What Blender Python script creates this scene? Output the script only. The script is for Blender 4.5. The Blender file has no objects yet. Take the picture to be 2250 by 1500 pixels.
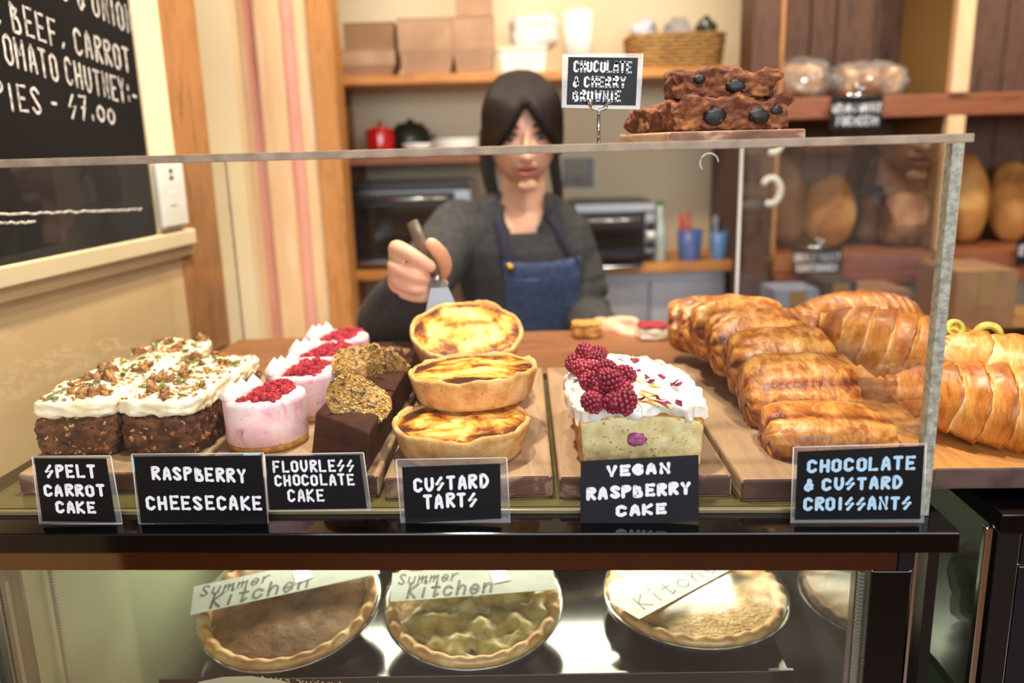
import bpy, bmesh, math, random
from mathutils import Vector, Matrix, Euler, noise
R = math.radians
rnd = random.Random(7)
scene = bpy.context.scene
COL = scene.collection

# ------------------------------------------------------------------ camera
CAM_H, FPX, PITCH, ROLL = 1.45, 1820.0, R(13.3), math.atan(.027)
FWD = Vector((0, math.cos(PITCH), -math.sin(PITCH)))
UPV = Vector((0, math.sin(PITCH), math.cos(PITCH)))
RGT = Vector((1, 0, 0))
cam_data = bpy.data.cameras.new('camera')
cam = bpy.data.objects.new('camera', cam_data)
COL.objects.link(cam)
cx_ = RGT * math.cos(ROLL) - UPV * math.sin(ROLL)
cy_ = RGT * math.sin(ROLL) + UPV * math.cos(ROLL)
cam.matrix_world = Matrix((( cx_.x, cy_.x, -FWD.x, 0), (cx_.y, cy_.y, -FWD.y, 0), (cx_.z, cy_.z, -FWD.z, CAM_H), (0, 0, 0, 1)))
cam_data.sensor_width = 36
cam_data.lens = FPX / 2250 * 36
cam_data.clip_start = .02
cam_data.dof.use_dof = True
cam_data.dof.focus_distance = .88
cam_data.dof.aperture_fstop = 2.7
scene.camera = cam
# ------------------------------------------------------------------ exposure, world, lights
scene.view_settings.view_transform = 'Standard'
scene.view_settings.look = 'None'
scene.view_settings.gamma = 1
scene.view_settings.use_curve_mapping = False
scene.view_settings.exposure = .38
scene.cycles.use_denoising = True
scene.cycles.max_bounces = 10
scene.cycles.transparent_max_bounces = 24
scene.cycles.caustics_reflective = False
scene.cycles.caustics_refractive = False
scene.cycles.sample_clamp_indirect = 6
world = bpy.data.worlds.new('world')
scene.world = world
world.use_nodes = True
world.node_tree.nodes['Background'].inputs[0].default_value = (.80, .90, 1, 1)
world.node_tree.nodes['Background'].inputs[1].default_value = .9

def light(name, kind, loc, target, energy, color, size=.1, size_y=None, spot=None, blend=.6):
    d = bpy.data.lights.new(name, kind)
    d.energy = energy
    d.color = color
    if kind == 'AREA':
        d.size = size
        if size_y:
            d.shape = 'RECTANGLE'; d.size_y = size_y
        else:
            d.shape = 'DISK'
    else:
        d.shadow_soft_size = size
    if kind == 'SPOT':
        d.spot_size = spot; d.spot_blend = blend
    o = bpy.data.objects.new(name, d)
    COL.objects.link(o)
    o.location = loc
    o.rotation_euler = (Vector(target) - Vector(loc)).to_track_quat('-Z', 'Y').to_euler()
    return o

WARM = (1, .87, .68)
# warm ceiling downlights above the counter and over the shelves, daylight from the shop front
light('counter_downlight', 'SPOT', (.55, .45, 2.62), (.05, .95, 1.1), 60, (1, .92, .80), .035, spot=R(80))
light('left_downlight', 'SPOT', (-.18, 1.20, 2.62), (-.52, 1.05, 1.1), 92, WARM, .05, spot=R(100))
light('back_downlight', 'SPOT', (.1, 1.75, 2.62), (.15, 2.2, 1.0), 58, WARM, .06, spot=R(120))
light('bread_downlight', 'SPOT', (1.3, 1.7, 2.62), (1.2, 2.3, 1.2), 60, WARM, .06, spot=R(110))
light('shop_window_daylight', 'AREA', (.3, -2.45, 1.98), (.1, 1.2, 1.1), 70, (.88, .94, 1), 3.4, 1.05)
light('recess_downlight', 'SPOT', (-.86, 1.86, 2.62), (-.80, 2.12, 1.5), 26, WARM, .05, spot=R(100))

# ------------------------------------------------------------------ pixel rays of the photograph, used to measure places
def ray(px, py):
    u = (px - 1125) / FPX; v = (py - 750) / FPX
    a = u * math.cos(ROLL) - v * math.sin(ROLL)
    b = u * math.sin(ROLL) + v * math.cos(ROLL)
    return FWD + RGT * a - UPV * b
def atY(px, py, Y):
    r = ray(px, py); t = Y / r.y
    return Vector((r.x * t, Y, CAM_H + r.z * t))
def atZ(px, py, Z):
    r = ray(px, py); t = (Z - CAM_H) / r.z
    return Vector((r.x * t, r.y * t, Z))
def atX(px, py, X):
    r = ray(px, py); t = X / r.x
    return Vector((X, r.y * t, CAM_H + r.z * t))

# ------------------------------------------------------------------ materials
def lin(h):
    h = h.lstrip('#')
    c = [int(h[i:i + 2], 16) / 255 for i in (0, 2, 4)]
    return tuple(x / 12.92 if x <= .04045 else ((x + .055) / 1.055) ** 2.4 for x in c) + (1,)

def mat(name, ramp, scale=10, detail=4, rough=.6, bump=0, bscale=None, bdist=.002, stretch=(1, 1, 1), metal=0,
        spec=.5, coat=0, sss=0, dist=0, edge=None, attr=None, amt=.3, vor=None, nrough=.55, croff=.1):
    m = bpy.data.materials.new(name)
    m.use_nodes = True
    nt = m.node_tree; N = nt.nodes; L = nt.links
    b = N['Principled BSDF']
    b.inputs['Roughness'].default_value = rough
    b.inputs['Metallic'].default_value = metal
    b.inputs['Specular IOR Level'].default_value = spec
    if coat:
        b.inputs['Coat Weight'].default_value = coat
        b.inputs['Coat Roughness'].default_value = croff
    if sss:
        b.inputs['Subsurface Weight'].default_value = sss
        b.inputs['Subsurface Radius'].default_value = (.006, .003, .0015)
        b.inputs['Subsurface Scale'].default_value = 1
    if isinstance(ramp, str):
        b.inputs['Base Color'].default_value = lin(ramp)
        if not bump:
            return m
    tc = N.new('ShaderNodeTexCoord')
    oi = N.new('ShaderNodeObjectInfo')
    add = N.new('ShaderNodeVectorMath'); add.operation = 'MULTIPLY_ADD'
    comb = N.new('ShaderNodeCombineXYZ')
    for k in range(3):
        L.new(oi.outputs['Random'], comb.inputs[k])
    L.new(comb.outputs[0], add.inputs[0])
    add.inputs[1].default_value = (7.3, 5.1, 3.7)
    mp = N.new('ShaderNodeMapping'); mp.inputs['Scale'].default_value = stretch
    L.new(tc.outputs['Object'], mp.inputs[0])
    L.new(mp.outputs[0], add.inputs[2])
    nz = N.new('ShaderNodeTexNoise')
    nz.inputs['Scale'].default_value = scale; nz.inputs['Detail'].default_value = detail
    nz.inputs['Distortion'].default_value = dist; nz.inputs['Roughness'].default_value = nrough
    L.new(add.outputs[0], nz.inputs['Vector'])
    if not isinstance(ramp, str):
        fac = nz.outputs['Fac']
        if edge:
            ln = N.new('ShaderNodeVectorMath'); ln.operation = 'LENGTH'
            fl = N.new('ShaderNodeVectorMath'); fl.operation = 'MULTIPLY'; fl.inputs[1].default_value = (1, 1, 0)
            L.new(tc.outputs['Object'], fl.inputs[0]); L.new(fl.outputs[0], ln.inputs[0])
            mr = N.new('ShaderNodeMapRange'); mr.inputs['From Min'].default_value = edge[0]; mr.inputs['From Max'].default_value = edge[1]
            mr.inputs['To Min'].default_value = 0; mr.inputs['To Max'].default_value = edge[2]
            L.new(ln.outputs['Value'], mr.inputs['Value'])
            a2 = N.new('ShaderNodeMath'); a2.operation = 'ADD'
            L.new(fac, a2.inputs[0]); L.new(mr.outputs[0], a2.inputs[1]); fac = a2.outputs[0]
        if attr:
            at = N.new('ShaderNodeAttribute'); at.attribute_name = attr
            s = N.new('ShaderNodeMath'); s.operation = 'SUBTRACT'; s.inputs[1].default_value = .5; L.new(fac, s.inputs[0])
            ma = N.new('ShaderNodeMath'); ma.operation = 'MULTIPLY_ADD'; ma.inputs[1].default_value = amt
            L.new(s.outputs[0], ma.inputs[0]); L.new(at.outputs['Fac'], ma.inputs[2]); fac = ma.outputs[0]
        cr = N.new('ShaderNodeValToRGB')
        e = cr.color_ramp.elements
        while len(e) < len(ramp):
            e.new(.5)
        for k, (p, c) in enumerate(ramp):
            e[k].position = p; e[k].color = lin(c)
        L.new(fac, cr.inputs[0])
        colout = cr.outputs[0]
        if vor:   # scattered flecks: (scale, threshold, hex)
            vs = vor if isinstance(vor, list) else [vor]
            nd = N.new('ShaderNodeTexNoise'); nd.inputs['Scale'].default_value = vs[0][0] * 1.6; nd.inputs['Detail'].default_value = 3
            L.new(add.outputs[0], nd.inputs['Vector'])
            vd = N.new('ShaderNodeVectorMath'); vd.operation = 'MULTIPLY_ADD'; k_ = 1.3 / vs[0][0]
            vd.inputs[1].default_value = (k_, k_, k_)
            L.new(nd.outputs['Color'], vd.inputs[0]); L.new(add.outputs[0], vd.inputs[2])
            for (vsc, th, hx) in vs:
                v = N.new('ShaderNodeTexVoronoi'); v.inputs['Scale'].default_value = vsc
                L.new(vd.outputs[0], v.inputs['Vector'])
                lt = N.new('ShaderNodeMath'); lt.operation = 'LESS_THAN'; lt.inputs[1].default_value = th
                L.new(v.outputs['Distance'], lt.inputs[0])
                mx = N.new('ShaderNodeMixRGB'); L.new(lt.outputs[0], mx.inputs[0]); L.new(colout, mx.inputs[1])
                mx.inputs[2].default_value = lin(hx); colout = mx.outputs[0]
        L.new(colout, b.inputs['Base Color'])
    if bump:
        n2 = N.new('ShaderNodeTexNoise'); n2.inputs['Scale'].default_value = bscale or scale; n2.inputs['Detail'].default_value = 5
        L.new(add.outputs[0], n2.inputs['Vector'])
        bp = N.new('ShaderNodeBump'); bp.inputs['Strength'].default_value = bump; bp.inputs['Distance'].default_value = bdist
        L.new(n2.outputs['Fac'], bp.inputs['Height']); L.new(bp.outputs[0], b.inputs['Normal'])
    return m

def pane_mat(name, veil=.02, tint=(1, 1, 1, 1), rough=.01, ior=1.45, veilcol=(.9, .9, .9, 1), spots=0, gmax=.5):
    """thin clear sheet: see-through, Fresnel mirror and a faint pale veil"""
    m = bpy.data.materials.new(name); m.use_nodes = True
    nt = m.node_tree; N = nt.nodes; L = nt.links
    N.remove(N['Principled BSDF'])
    out = N['Material Output']
    tr = N.new('ShaderNodeBsdfTransparent'); tr.inputs[0].default_value = tint
    gl = N.new('ShaderNodeBsdfGlossy'); gl.inputs['Roughness'].default_value = rough
    df = N.new('ShaderNodeBsdfDiffuse'); df.inputs[0].default_value = veilcol
    fr = N.new('ShaderNodeFresnel'); fr.inputs[0].default_value = ior
    mn = N.new('ShaderNodeMath'); mn.operation = 'MINIMUM'; mn.inputs[1].default_value = gmax
    L.new(fr.outputs[0], mn.inputs[0])
    m1 = N.new('ShaderNodeMixShader'); m1.inputs[0].default_value = veil
    L.new(tr.outputs[0], m1.inputs[1]); L.new(df.outputs[0], m1.inputs[2])
    if spots:
        tc = N.new('ShaderNodeTexCoord'); nz = N.new('ShaderNodeTexNoise'); nz.inputs['Scale'].default_value = 9; nz.inputs['Detail'].default_value = 6
        L.new(tc.outputs['Object'], nz.inputs['Vector'])
        mr = N.new('ShaderNodeMapRange'); mr.inputs['From Min'].default_value = .35; mr.inputs['From Max'].default_value = .75
        mr.inputs['To Min'].default_value = veil * .5; mr.inputs['To Max'].default_value = veil + spots
        L.new(nz.outputs['Fac'], mr.inputs[0]); L.new(mr.outputs[0], m1.inputs[0])
    m2 = N.new('ShaderNodeMixShader')
    L.new(mn.outputs[0], m2.inputs[0]); L.new(m1.outputs[0], m2.inputs[1]); L.new(gl.outputs[0], m2.inputs[2])
    L.new(m2.outputs[0], out.inputs[0])
    return m

def emit(name, col, strength):
    m = bpy.data.materials.new(name); m.use_nodes = True
    b = m.node_tree.nodes['Principled BSDF']
    b.inputs['Base Color'].default_value = lin(col)
    b.inputs['Emission Color'].default_value = lin(col)
    b.inputs['Emission Strength'].default_value = strength
    return m

def wood(name, a, b, c=None, sc=6, stretch=(1, 12, 12), rough=.55, bump=.15, **k):
    rp = [(.3, a), (.7, b)] if not c else [(.28, a), (.5, b), (.72, c)]
    return mat(name, rp, sc, 6, rough, bump, stretch=stretch, dist=.6, bdist=.001, **k)

# ------------------------------------------------------------------ mesh helpers
def mk(name, verts, faces, m, parent=None, smooth=True, loc=None, attr=None):
    me = bpy.data.meshes.new(name)
    me.from_pydata([tuple(v) for v in verts], [], faces)
    me.validate()
    ms = m if isinstance(m, (list, tuple)) else [m]
    for q in ms:
        me.materials.append(q)
    if smooth:
        me.polygons.foreach_set('use_smooth', [True] * len(me.polygons))
    if attr:
        for an, vals in attr.items():
            a = me.attributes.new(an, 'FLOAT', 'POINT'); a.data.foreach_set('value', vals)
    me.update()
    o = bpy.data.objects.new(name, me)
    COL.objects.link(o)
    if parent: o.parent = parent
    if loc is not None: o.location = loc
    return o

def bev(o, w=.002, seg=2):
    md = o.modifiers.new('bevel', 'BEVEL'); md.width = w; md.segments = seg; md.limit_method = 'ANGLE'; md.angle_limit = R(40)
    return o

class B:
    def __init__(s): s.v = []; s.f = []; s.a = []
    def add(s, vs, fs, M=None):
        n = len(s.v)
        s.v += [(M @ Vector(v)) if M else Vector(v) for v in vs]
        s.f += [tuple(i + n for i in f) for f in fs]
        return s
    def box(s, x0, y0, z0, x1, y1, z1, M=None):
        v = [(x0, y0, z0), (x1, y0, z0), (x1, y1, z0), (x0, y1, z0), (x0, y0, z1), (x1, y0, z1), (x1, y1, z1), (x0, y1, z1)]
        return s.add(v, [(0, 3, 2, 1), (4, 5, 6, 7), (0, 1, 5, 4), (1, 2, 6, 5), (2, 3, 7, 6), (3, 0, 4, 7)], M)
    def prism(s, poly, z0, z1, M=None):
        n = len(poly)
        v = [(x, y, z0) for x, y in poly] + [(x, y, z1) for x, y in poly]
        return s.add(v, [tuple(range(n - 1, -1, -1)), tuple(range(n, 2 * n))] + [(i, (i + 1) % n, n + (i + 1) % n, n + i) for i in range(n)], M)
    def lathe(s, prof, n=32, M=None, fn=None, cap=True):
        v = []; f = []
        for r, z in prof:
            for k in range(n):
                a = 2 * math.pi * k / n
                rr, zz = (r, z) if not fn else fn(r, z, a)
                v.append((rr * math.cos(a), rr * math.sin(a), zz))
        for i in range(len(prof) - 1):
            for k in range(n):
                k2 = (k + 1) % n
                f.append((i * n + k, i * n + k2, (i + 1) * n + k2, (i + 1) * n + k))
        if cap:
            f.append(tuple(range(n - 1, -1, -1)))
            m = (len(prof) - 1) * n
            f.append(tuple(m + k for k in range(n)))
        return s.add(v, f, M)
    def rings(s, rings, M=None, cap=True):
        n = len(rings[0]); v = [p for r in rings for p in r]; f = []
        for i in range(len(rings) - 1):
            for k in range(n):
                k2 = (k + 1) % n
                f.append((i * n + k, i * n + k2, (i + 1) * n + k2, (i + 1) * n + k))
        if cap:
            f.append(tuple(range(n - 1, -1, -1))); m = (len(rings) - 1) * n; f.append(tuple(m + k for k in range(n)))
        return s.add(v, f, M)
    def tube(s, path, rad, n=10, M=None, flat=1.0, up=(0, 0, 1)):
        P = [Vector(p) for p in path]
        if not isinstance(rad, (list, tuple)): rad = [rad] * len(P)
        rs = []
        for i, p in enumerate(P):
            t = (P[min(i + 1, len(P) - 1)] - P[max(i - 1, 0)]).normalized()
            u = Vector(up)
            if abs(t.dot(u)) > .95: u = Vector((1, 0, 0)) if abs(t.x) < .9 else Vector((0, 1, 0))
            a = t.cross(u).normalized(); b2 = a.cross(t)
            rs.append([p + (a * math.cos(2 * math.pi * k / n) + b2 * (flat * math.sin(2 * math.pi * k / n))) * rad[i] for k in range(n)])
        return s.rings(rs, M)
    def ball(s, c, r, nu=12, nv=8, M=None, amp=0, freq=10, seed=0, flat=None):
        r = r if isinstance(r, (tuple, list)) else (r, r, r)
        rs = []
        for i in range(nv + 1):
            th = math.pi * (i + .02) / (nv + .04)
            ring = []
            for k in range(nu):
                ph = 2 * math.pi * k / nu
                d = Vector((math.sin(th) * math.cos(ph), math.sin(th) * math.sin(ph), -math.cos(th)))
                q = 1
                if amp: q += amp * noise.noise(d * freq + Vector((seed, seed * 1.7, 0)))
                p = Vector((d.x * r[0], d.y * r[1], d.z * r[2])) * q
                if flat is not None and p.z < flat: p.z = flat
                ring.append(Vector(c) + p)
            rs.append(ring)
        return s.rings(rs, M)
    def rbox(s, sx, sy, sz, n=12, p=6, amp=.0, freq=60, seed=0, fn=None, M=None, base=True):
        """rounded block sitting on z=0, optional rough surface; fn(point, unit) may reshape"""
        idx = {}; v = []; f = []
        def g(i, j, k):
            key = (i, j, k)
            if key not in idx:
                q = Vector((2 * i / n - 1, 2 * j / n - 1, 2 * k / n - 1))
                l = (abs(q.x) ** p + abs(q.y) ** p + abs(q.z) ** p) ** (1 / p)
                u = q / l
                pt = Vector((u.x * sx / 2, u.y * sy / 2, (u.z + 1) * sz / 2))
                if amp:
                    w = 1 if (u.z > -.9 or not base) else .0
                    nv_ = Vector((u.x ** 3, u.y ** 3, u.z ** 3)); nv_.normalize()
                    pt += nv_ * (amp * w * (noise.noise(pt * freq + Vector((seed * 3.1, seed, 0))) + .5 * noise.noise(pt * freq * 2.3 + Vector((seed, 0, seed)))))
                if fn: pt = fn(pt, u)
                idx[key] = len(v); v.append(pt)
            return idx[key]
        for a in range(n):
            for b2 in range(n):
                f.append((g(a, b2, 0), g(a, b2 + 1, 0), g(a + 1, b2 + 1, 0), g(a + 1, b2, 0)))
                f.append((g(a, b2, n), g(a + 1, b2, n), g(a + 1, b2 + 1, n), g(a, b2 + 1, n)))
                f.append((g(a, 0, b2), g(a + 1, 0, b2), g(a + 1, 0, b2 + 1), g(a, 0, b2 + 1)))
                f.append((g(a, n, b2), g(a, n, b2 + 1), g(a + 1, n, b2 + 1), g(a + 1, n, b2)))
                f.append((g(0, a, b2), g(0, a, b2 + 1), g(0, a + 1, b2 + 1), g(0, a + 1, b2)))
                f.append((g(n, a, b2), g(n, a + 1, b2), g(n, a + 1, b2 + 1), g(n, a, b2 + 1)))
        return s.add(v, f, M)
    def out(s, name, m, parent=None, smooth=True, loc=None, attr=None):
        return mk(name, s.v, s.f, m, parent, smooth, loc, attr)

def T(x, y, z): return Matrix.Translation((x, y, z))
def RX(a): return Matrix.Rotation(a, 4, 'X')
def RY(a): return Matrix.Rotation(a, 4, 'Y')
def RZ(a): return Matrix.Rotation(a, 4, 'Z')

def thing(name, label, cat, loc=(0, 0, 0), rot=(0, 0, 0), group=None):
    o = bpy.data.objects.new(name, None); COL.objects.link(o)
    o.empty_display_size = .02
    o.location = loc; o.rotation_euler = rot
    o['label'] = label; o['category'] = cat
    if group: o['group'] = group
    return o
def tag(o, label, cat, group=None):
    o['label'] = label; o['category'] = cat
    if group: o['group'] = group
    return o
def struct(o):
    o['kind'] = 'structure'; return o
def stuff(o):
    o['kind'] = 'stuff'; return o
def dup(root, loc, rot=None, label=None, scale=None, skip=()):
    c = root.copy(); COL.objects.link(c); c.location = loc
    if rot is not None: c.rotation_euler = rot
    if scale is not None: c.scale = scale if isinstance(scale, (tuple, list)) else (scale,) * 3
    if label: c['label'] = label
    for ch in list(root.children):
        d = ch.copy(); COL.objects.link(d); d.parent = c
        for g in list(ch.children):
            e = g.copy(); COL.objects.link(e); e.parent = d
    return c
def share(o, parent, loc, rot=(0, 0, 0), scale=None):
    d = o.copy(); COL.objects.link(d); d.parent = parent; d.location = loc; d.rotation_euler = rot
    if scale: d.scale = (scale,) * 3
    return d

# ------------------------------------------------------------------ hand lettering: pen strokes on a 4 x 6 grid
GL = {
 'A': '00 15 26 35 40|12 32', 'B': '00 06|~06 25 35 24 13|~13 33 41 30 00', 'C': '~45 26 05 03 01 20 41', 'D': '00 06|~06 26 44 42 20 00',
 'E': '46 06 00 40|03 33', 'F': '46 06 00|03 33', 'G': '~45 26 04 02 20 41 43|43 23', 'H': '00 06|40 46|03 43', 'I': '20 26', 'J': '~46 42 20 01',
 'K': '00 06|46 03 40', 'L': '06 00 40', 'M': '00 06 23 46 40', 'N': '00 06 40 46', 'O': '~26 05 03 01 20 41 43 45 26', 'P': '00 06|~06 36 45 34 03',
 'Q': '~26 04 02 20 42 44 26|32 40', 'R': '00 06|~06 36 45 34 03|13 40', 'S': '~45 26 05 23 41 20 01', '$': '36 03 43 10', 'T': '06 46|26 20', 'U': '~06 02 20 42 46',
 'V': '06 20 46', 'W': '06 10 24 30 46', 'X': '00 46|06 40', 'Y': '06 23 46|23 20', 'Z': '06 46 00 40', '&': '~41 24 26 35 13 01 20 43', '7': '06 46 10|13 33', '0': '~24 03 01 20 41 43 24',
 '-': '03 33', '.': '10 11', ',': '21 00', ':': '11 12|14 15', '!': '~45 25 34 23 33 12 10', "'": '26 25', '1': '04 26 20', '2': '~05 26 45 03 00|00 40', '3': '~05 26 44 23 42 20 01',
 'u': '~04 01 20 41|44 40', 'm': '04 00|~02 13 24 23 20|~22 33 44 43 40', 'e': '~02 42 43 24 02 10 20 41', 'r': '04 00|~02 24 44', 'i': '24 20|26 27', 't': '~26 21 20 41|04 44',
 'c': '~43 24 03 01 20 41', 'h': '06 00|~02 24 43 40', 'n': '04 00|~02 24 43 40', 'a': '~44 24 02 20 43|44 40', 'o': '~24 02 20 42 24', 's': '~43 24 03 22 41 20 01', 'l': '26 20', 'p': '04 0:|~04 34 42 30 01',
}
NARROW = {'I': .4, '.': .35, ',': .5, ':': .5, 'i': .5, 'l': .5, 'm': 1.35, 'M': 1.2, 'W': 1.2, ' ': .55, '-': .9, '1': .6, "'": .4}
def catmull(P, n=6):
    out = []
    for i in range(len(P) - 1):
        a = P[max(i - 1, 0)]; b = P[i]; c = P[i + 1]; d = P[min(i + 2, len(P) - 1)]
        for k in range(n):
            t = k / n
            out.append(.5 * ((2 * b) + (c - a) * t + (2 * a - 5 * b + 4 * c - d) * t * t + (3 * b - a - 3 * c + d) * t ** 3))
    out.append(P[-1]); return out
def strokes(text, jitter=0, seed=1, slant=0):
    rr = random.Random(seed); x = 0; res = []; wn = 0
    for ch in text:
        if ch == ' ': wn += 1
        w = NARROW.get(ch, 1.0)
        if ch != ' ':
            jx = rr.uniform(-jitter, jitter); jy = rr.uniform(-jitter, jitter); js = 1 + rr.uniform(-jitter, jitter)
            for st in GL[ch].split('|'):
                sm = st[0] == '~'
                pts = [Vector((int(q[0]) / 4 * .50 * w * (1 if w <= 1.2 else 1), (int(q[1]) if q[1] != ':' else -2) / 6, 0)) for q in st.lstrip('~').split()]
                if sm: pts = catmull(pts)
                res.append((wn, [Vector((x + p.x + jx + slant * p.y, p.y * js + jy, 0)) for p in pts]))
        x += .50 * w + .42 if ch != ' ' else .5
    return res, x - .42
def lettering(text, fmap, u0, u1, v, h, wd, m, parent, jitter=.03, seed=1, slant=0, nib=0, v1=None, name='lettering', aspect=1.0):
    """fmap(u, v) -> (point, normal). baseline v (down), cap height h as fractions of the card; wd is the pen width in metres"""
    st, W = strokes(text, jitter, seed, slant)
    bw = {}
    v1 = v if v1 is None else v1
    for wn, s in st:
        b = bw.setdefault(wn, B())
        P = []
        for p in s:
            uu = u0 + (u1 - u0) * p.x / W
            vv = v + (v1 - v) * p.x / W - h * p.y
            P.append(fmap(uu, vv))
        nrm = P[0][1]
        pts = [q[0] for q in P]
        half = []
        for i, p in enumerate(pts):
            t = (pts[min(i + 1, len(pts) - 1)] - pts[max(i - 1, 0)])
            if t.length < 1e-9: t = Vector((1, 0, 0))
            t.normalize()
            sd = nrm.cross(t).normalized()
            w = wd / 2
            if nib:
                w *= (1 - nib) + nib * abs(t.z) ** 1.5
            half.append((p, sd, w))
        vs = []; fs = []
        segs = []
        for (p, sd, w) in half:
            vs += [p - sd * w, p + sd * w]
        for i in range(len(half) - 1):
            fs.append((2 * i, 2 * i + 2, 2 * i + 3, 2 * i + 1))
        b.add(vs, fs)
        for i, (p, sd, w) in enumerate(half):      # round joints and caps
            if i in (0, len(half) - 1) or len(half) < 6:
                t = sd.cross(nrm)
                ring = [p + (sd * math.cos(a) + t * math.sin(a)) * w for a in [2 * math.pi * k / 10 for k in range(10)]]
                b.add(ring, [tuple(range(10))])
    return [b.out(name, m, parent, smooth=False) for b in bw.values()]
# ================================================================== materials used by the room and the case
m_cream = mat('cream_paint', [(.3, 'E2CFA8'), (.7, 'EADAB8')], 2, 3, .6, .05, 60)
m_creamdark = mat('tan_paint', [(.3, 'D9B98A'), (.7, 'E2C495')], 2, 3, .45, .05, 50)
m_floor = wood('floor_boards', '6E4424', '8A5A32', '5A3519', 5, (2, 14, 1), .4)
m_ceil = mat('ceiling_white', 'EDE6D6', rough=.8)
m_oak = wood('honey_oak', 'B5783C', 'C98B4C', 'A0662E', 7, (9, 9, 1.2))
m_timber = wood('rough_timber', '8F5E33', 'A87443', '6E4526', 8, (9, 9, 1), .7, .4)
m_pine = wood('pale_pine', 'F0CFA6', 'E8BF92', 'F4DCBC', 5, (10, 10, .8), .45)
m_pinkpine = wood('pink_pine', 'D98F80', 'E5A796', 'CF8272', 5, (10, 10, .8), .45)
m_orange = wood('orange_shelf_wood', 'C07A32', 'D08C40', 'A9652A', 7, (1.2, 9, 9), .45)
m_redwood = wood('red_brown_shelf_wood', '7E472A', '94583A', '6B3A22', 7, (1.2, 9, 9), .5)
m_darkwood = wood('dark_post_wood', '4A2F20', '5E3D2A', '3A2418', 7, (9, 9, 1), .6)
m_plank = wood('weathered_plank', '4B3830', '6A4C3C', '3A2C2A', 7, (9, 9, 1.2), .8, .4)
m_blackboard = mat('blackboard', [(.3, '161313'), (.7, '1E1B1A')], 3, 5, .8, spec=.12)
m_chalk = mat('chalk', [(.35, '8F8A86'), (.6, 'D6D0CB')], 120, 3, .9)
m_white = mat('white_plastic', 'EDEBE6', rough=.35)
m_black = mat('black_gloss', '050405', rough=.08, spec=.3)
m_gasket = mat('gasket_grey', '6F6C62', rough=.6)
m_navy = mat('dark_navy_gloss', '11131C', rough=.15)
m_blackm = mat('black_metal', '0E0D0E', rough=.3)
m_deck = mat('olive_glass_deck', [(.4, '55502E'), (.6, '625B36')], 30, 3, .15)
m_chrome = mat('chrome', 'B9BCC0', rough=.12, metal=1)
m_steel = mat('brushed_steel', 'A9AAAC', rough=.3, metal=1)
m_rail = mat('mirror_rail', '6E5A4C', rough=.06, metal=1)
m_acr = pane_mat('acrylic_pane', .004, (.985, .99, .98, 1), .012, 1.4, spots=.012, gmax=.25)  # pale veil and spots paint in the haze of reflections on the panes
m_acrtop = pane_mat('acrylic_top', .012, (.96, .97, .95, 1), .03, 1.45, gmax=.4)
m_glass = pane_mat('case_glass', .004, (.96, .98, .95, 1), .01, 1.42, spots=.008, gmax=.35)
m_mirrorglass = pane_mat('case_side_glass', .03, (.7, .76, .7, 1), .02, 4.0, gmax=.7)
m_edge = mat('sawn_acrylic_edge', [(.3, '96826E'), (.7, 'BEAA94')], 60, 4, .45, .3, 400, .0006, spec=.3)
m_edge.node_tree.nodes['Principled BSDF'].inputs['Transmission Weight'].default_value = .35
m_edgeside = mat('sawn_side_edge', [(.35, '77786E'), (.65, 'A6A89C')], 150, 4, .4, .6, 300, .001, spec=.4)
m_edgebright = mat('polished_acrylic_edge', 'E8EAE8', rough=.2, spec=.6)

m_panel = mat('case_inner_panel', [(.3, '767B64'), (.7, '8E9276')], 3, 3, .25)
m_shelfblack = mat('glossy_black_shelf', '0D0B09', rough=.12, spec=.6)
m_led = emit('led_panel', 'FFF6DC', 14)
m_paper = mat('white_paper', 'E6E4E2', rough=.7)
m_redink = mat('red_ink', 'CC3B44', rough=.6)
m_blueink = mat('blue_ink', '3B63B8', rough=.6)

# ================================================================== room shell
WX = -.62
WP, WS = Vector((-.62, 1.6, 0)), .14      # the side wall runs about 8 degrees off the room axis
WROT = Matrix.Translation(WP) @ Matrix.Rotation(-math.atan(WS), 4, 'Z') @ Matrix.Translation(-WP)
def wallpt(px, py, off):
    r = WROT.to_3x3().inverted() @ ray(px, py); o = WROT.inverted() @ Vector((0, 0, CAM_H))
    t = (WX + off - o.x) / r.x
    return o + r * t
struct(B().box(-4, -2.6, -.08, 4, 3.4, 0).out('floor', m_floor, smooth=False))
struct(B().box(-4, -2.6, 2.66, 4, 3.4, 2.74).out('ceiling', m_ceil, smooth=False))
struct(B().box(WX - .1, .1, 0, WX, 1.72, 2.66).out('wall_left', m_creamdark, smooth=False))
struct(B().box(-4, 2.76, 0, 4, 2.86, 2.66).out('wall_back', m_cream, smooth=False))
struct(B().box(2.6, -2.6, 0, 2.7, 2.76, 2.66).out('wall_right', m_cream, smooth=False))
struct(B().box(-1.9, 1.72, 0, -1.8, 2.76, 2.66).out('wall_side', m_cream, smooth=False))
struct(B().box(-2.6, -2.6, 0, -2.5, 1.72, 2.66).out('wall_shop', m_cream, smooth=False))
# cream return wall beyond the timber post
struct(B().box(-1.8, 2.12, 0, -.66, 2.18, 2.66).out('wall_recess', m_cream, smooth=False))
# unseen shop front, added to cut haze on the panes: dark wood below, header above
m_frontwood = wood('added_front_wood', '5A3A24', '6E4A30', '4A2E1C', 5, (10, 1, 1), .5)
struct(B().box(-2.5, -2.7, 0, 2.6, -2.6, 1.42).out('wall_front_blocker', m_frontwood, smooth=False))
struct(B().box(-2.5, -2.7, 2.52, 2.6, -2.6, 2.66).out('wall_front_added_header', m_cream, smooth=False))
# timber corner post
t = struct(B().box(WX - .02, 1.572, 0, WX + .006, 1.722, 2.66).out('trim_1', m_timber, smooth=False)); bev(t, .004)
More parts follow.
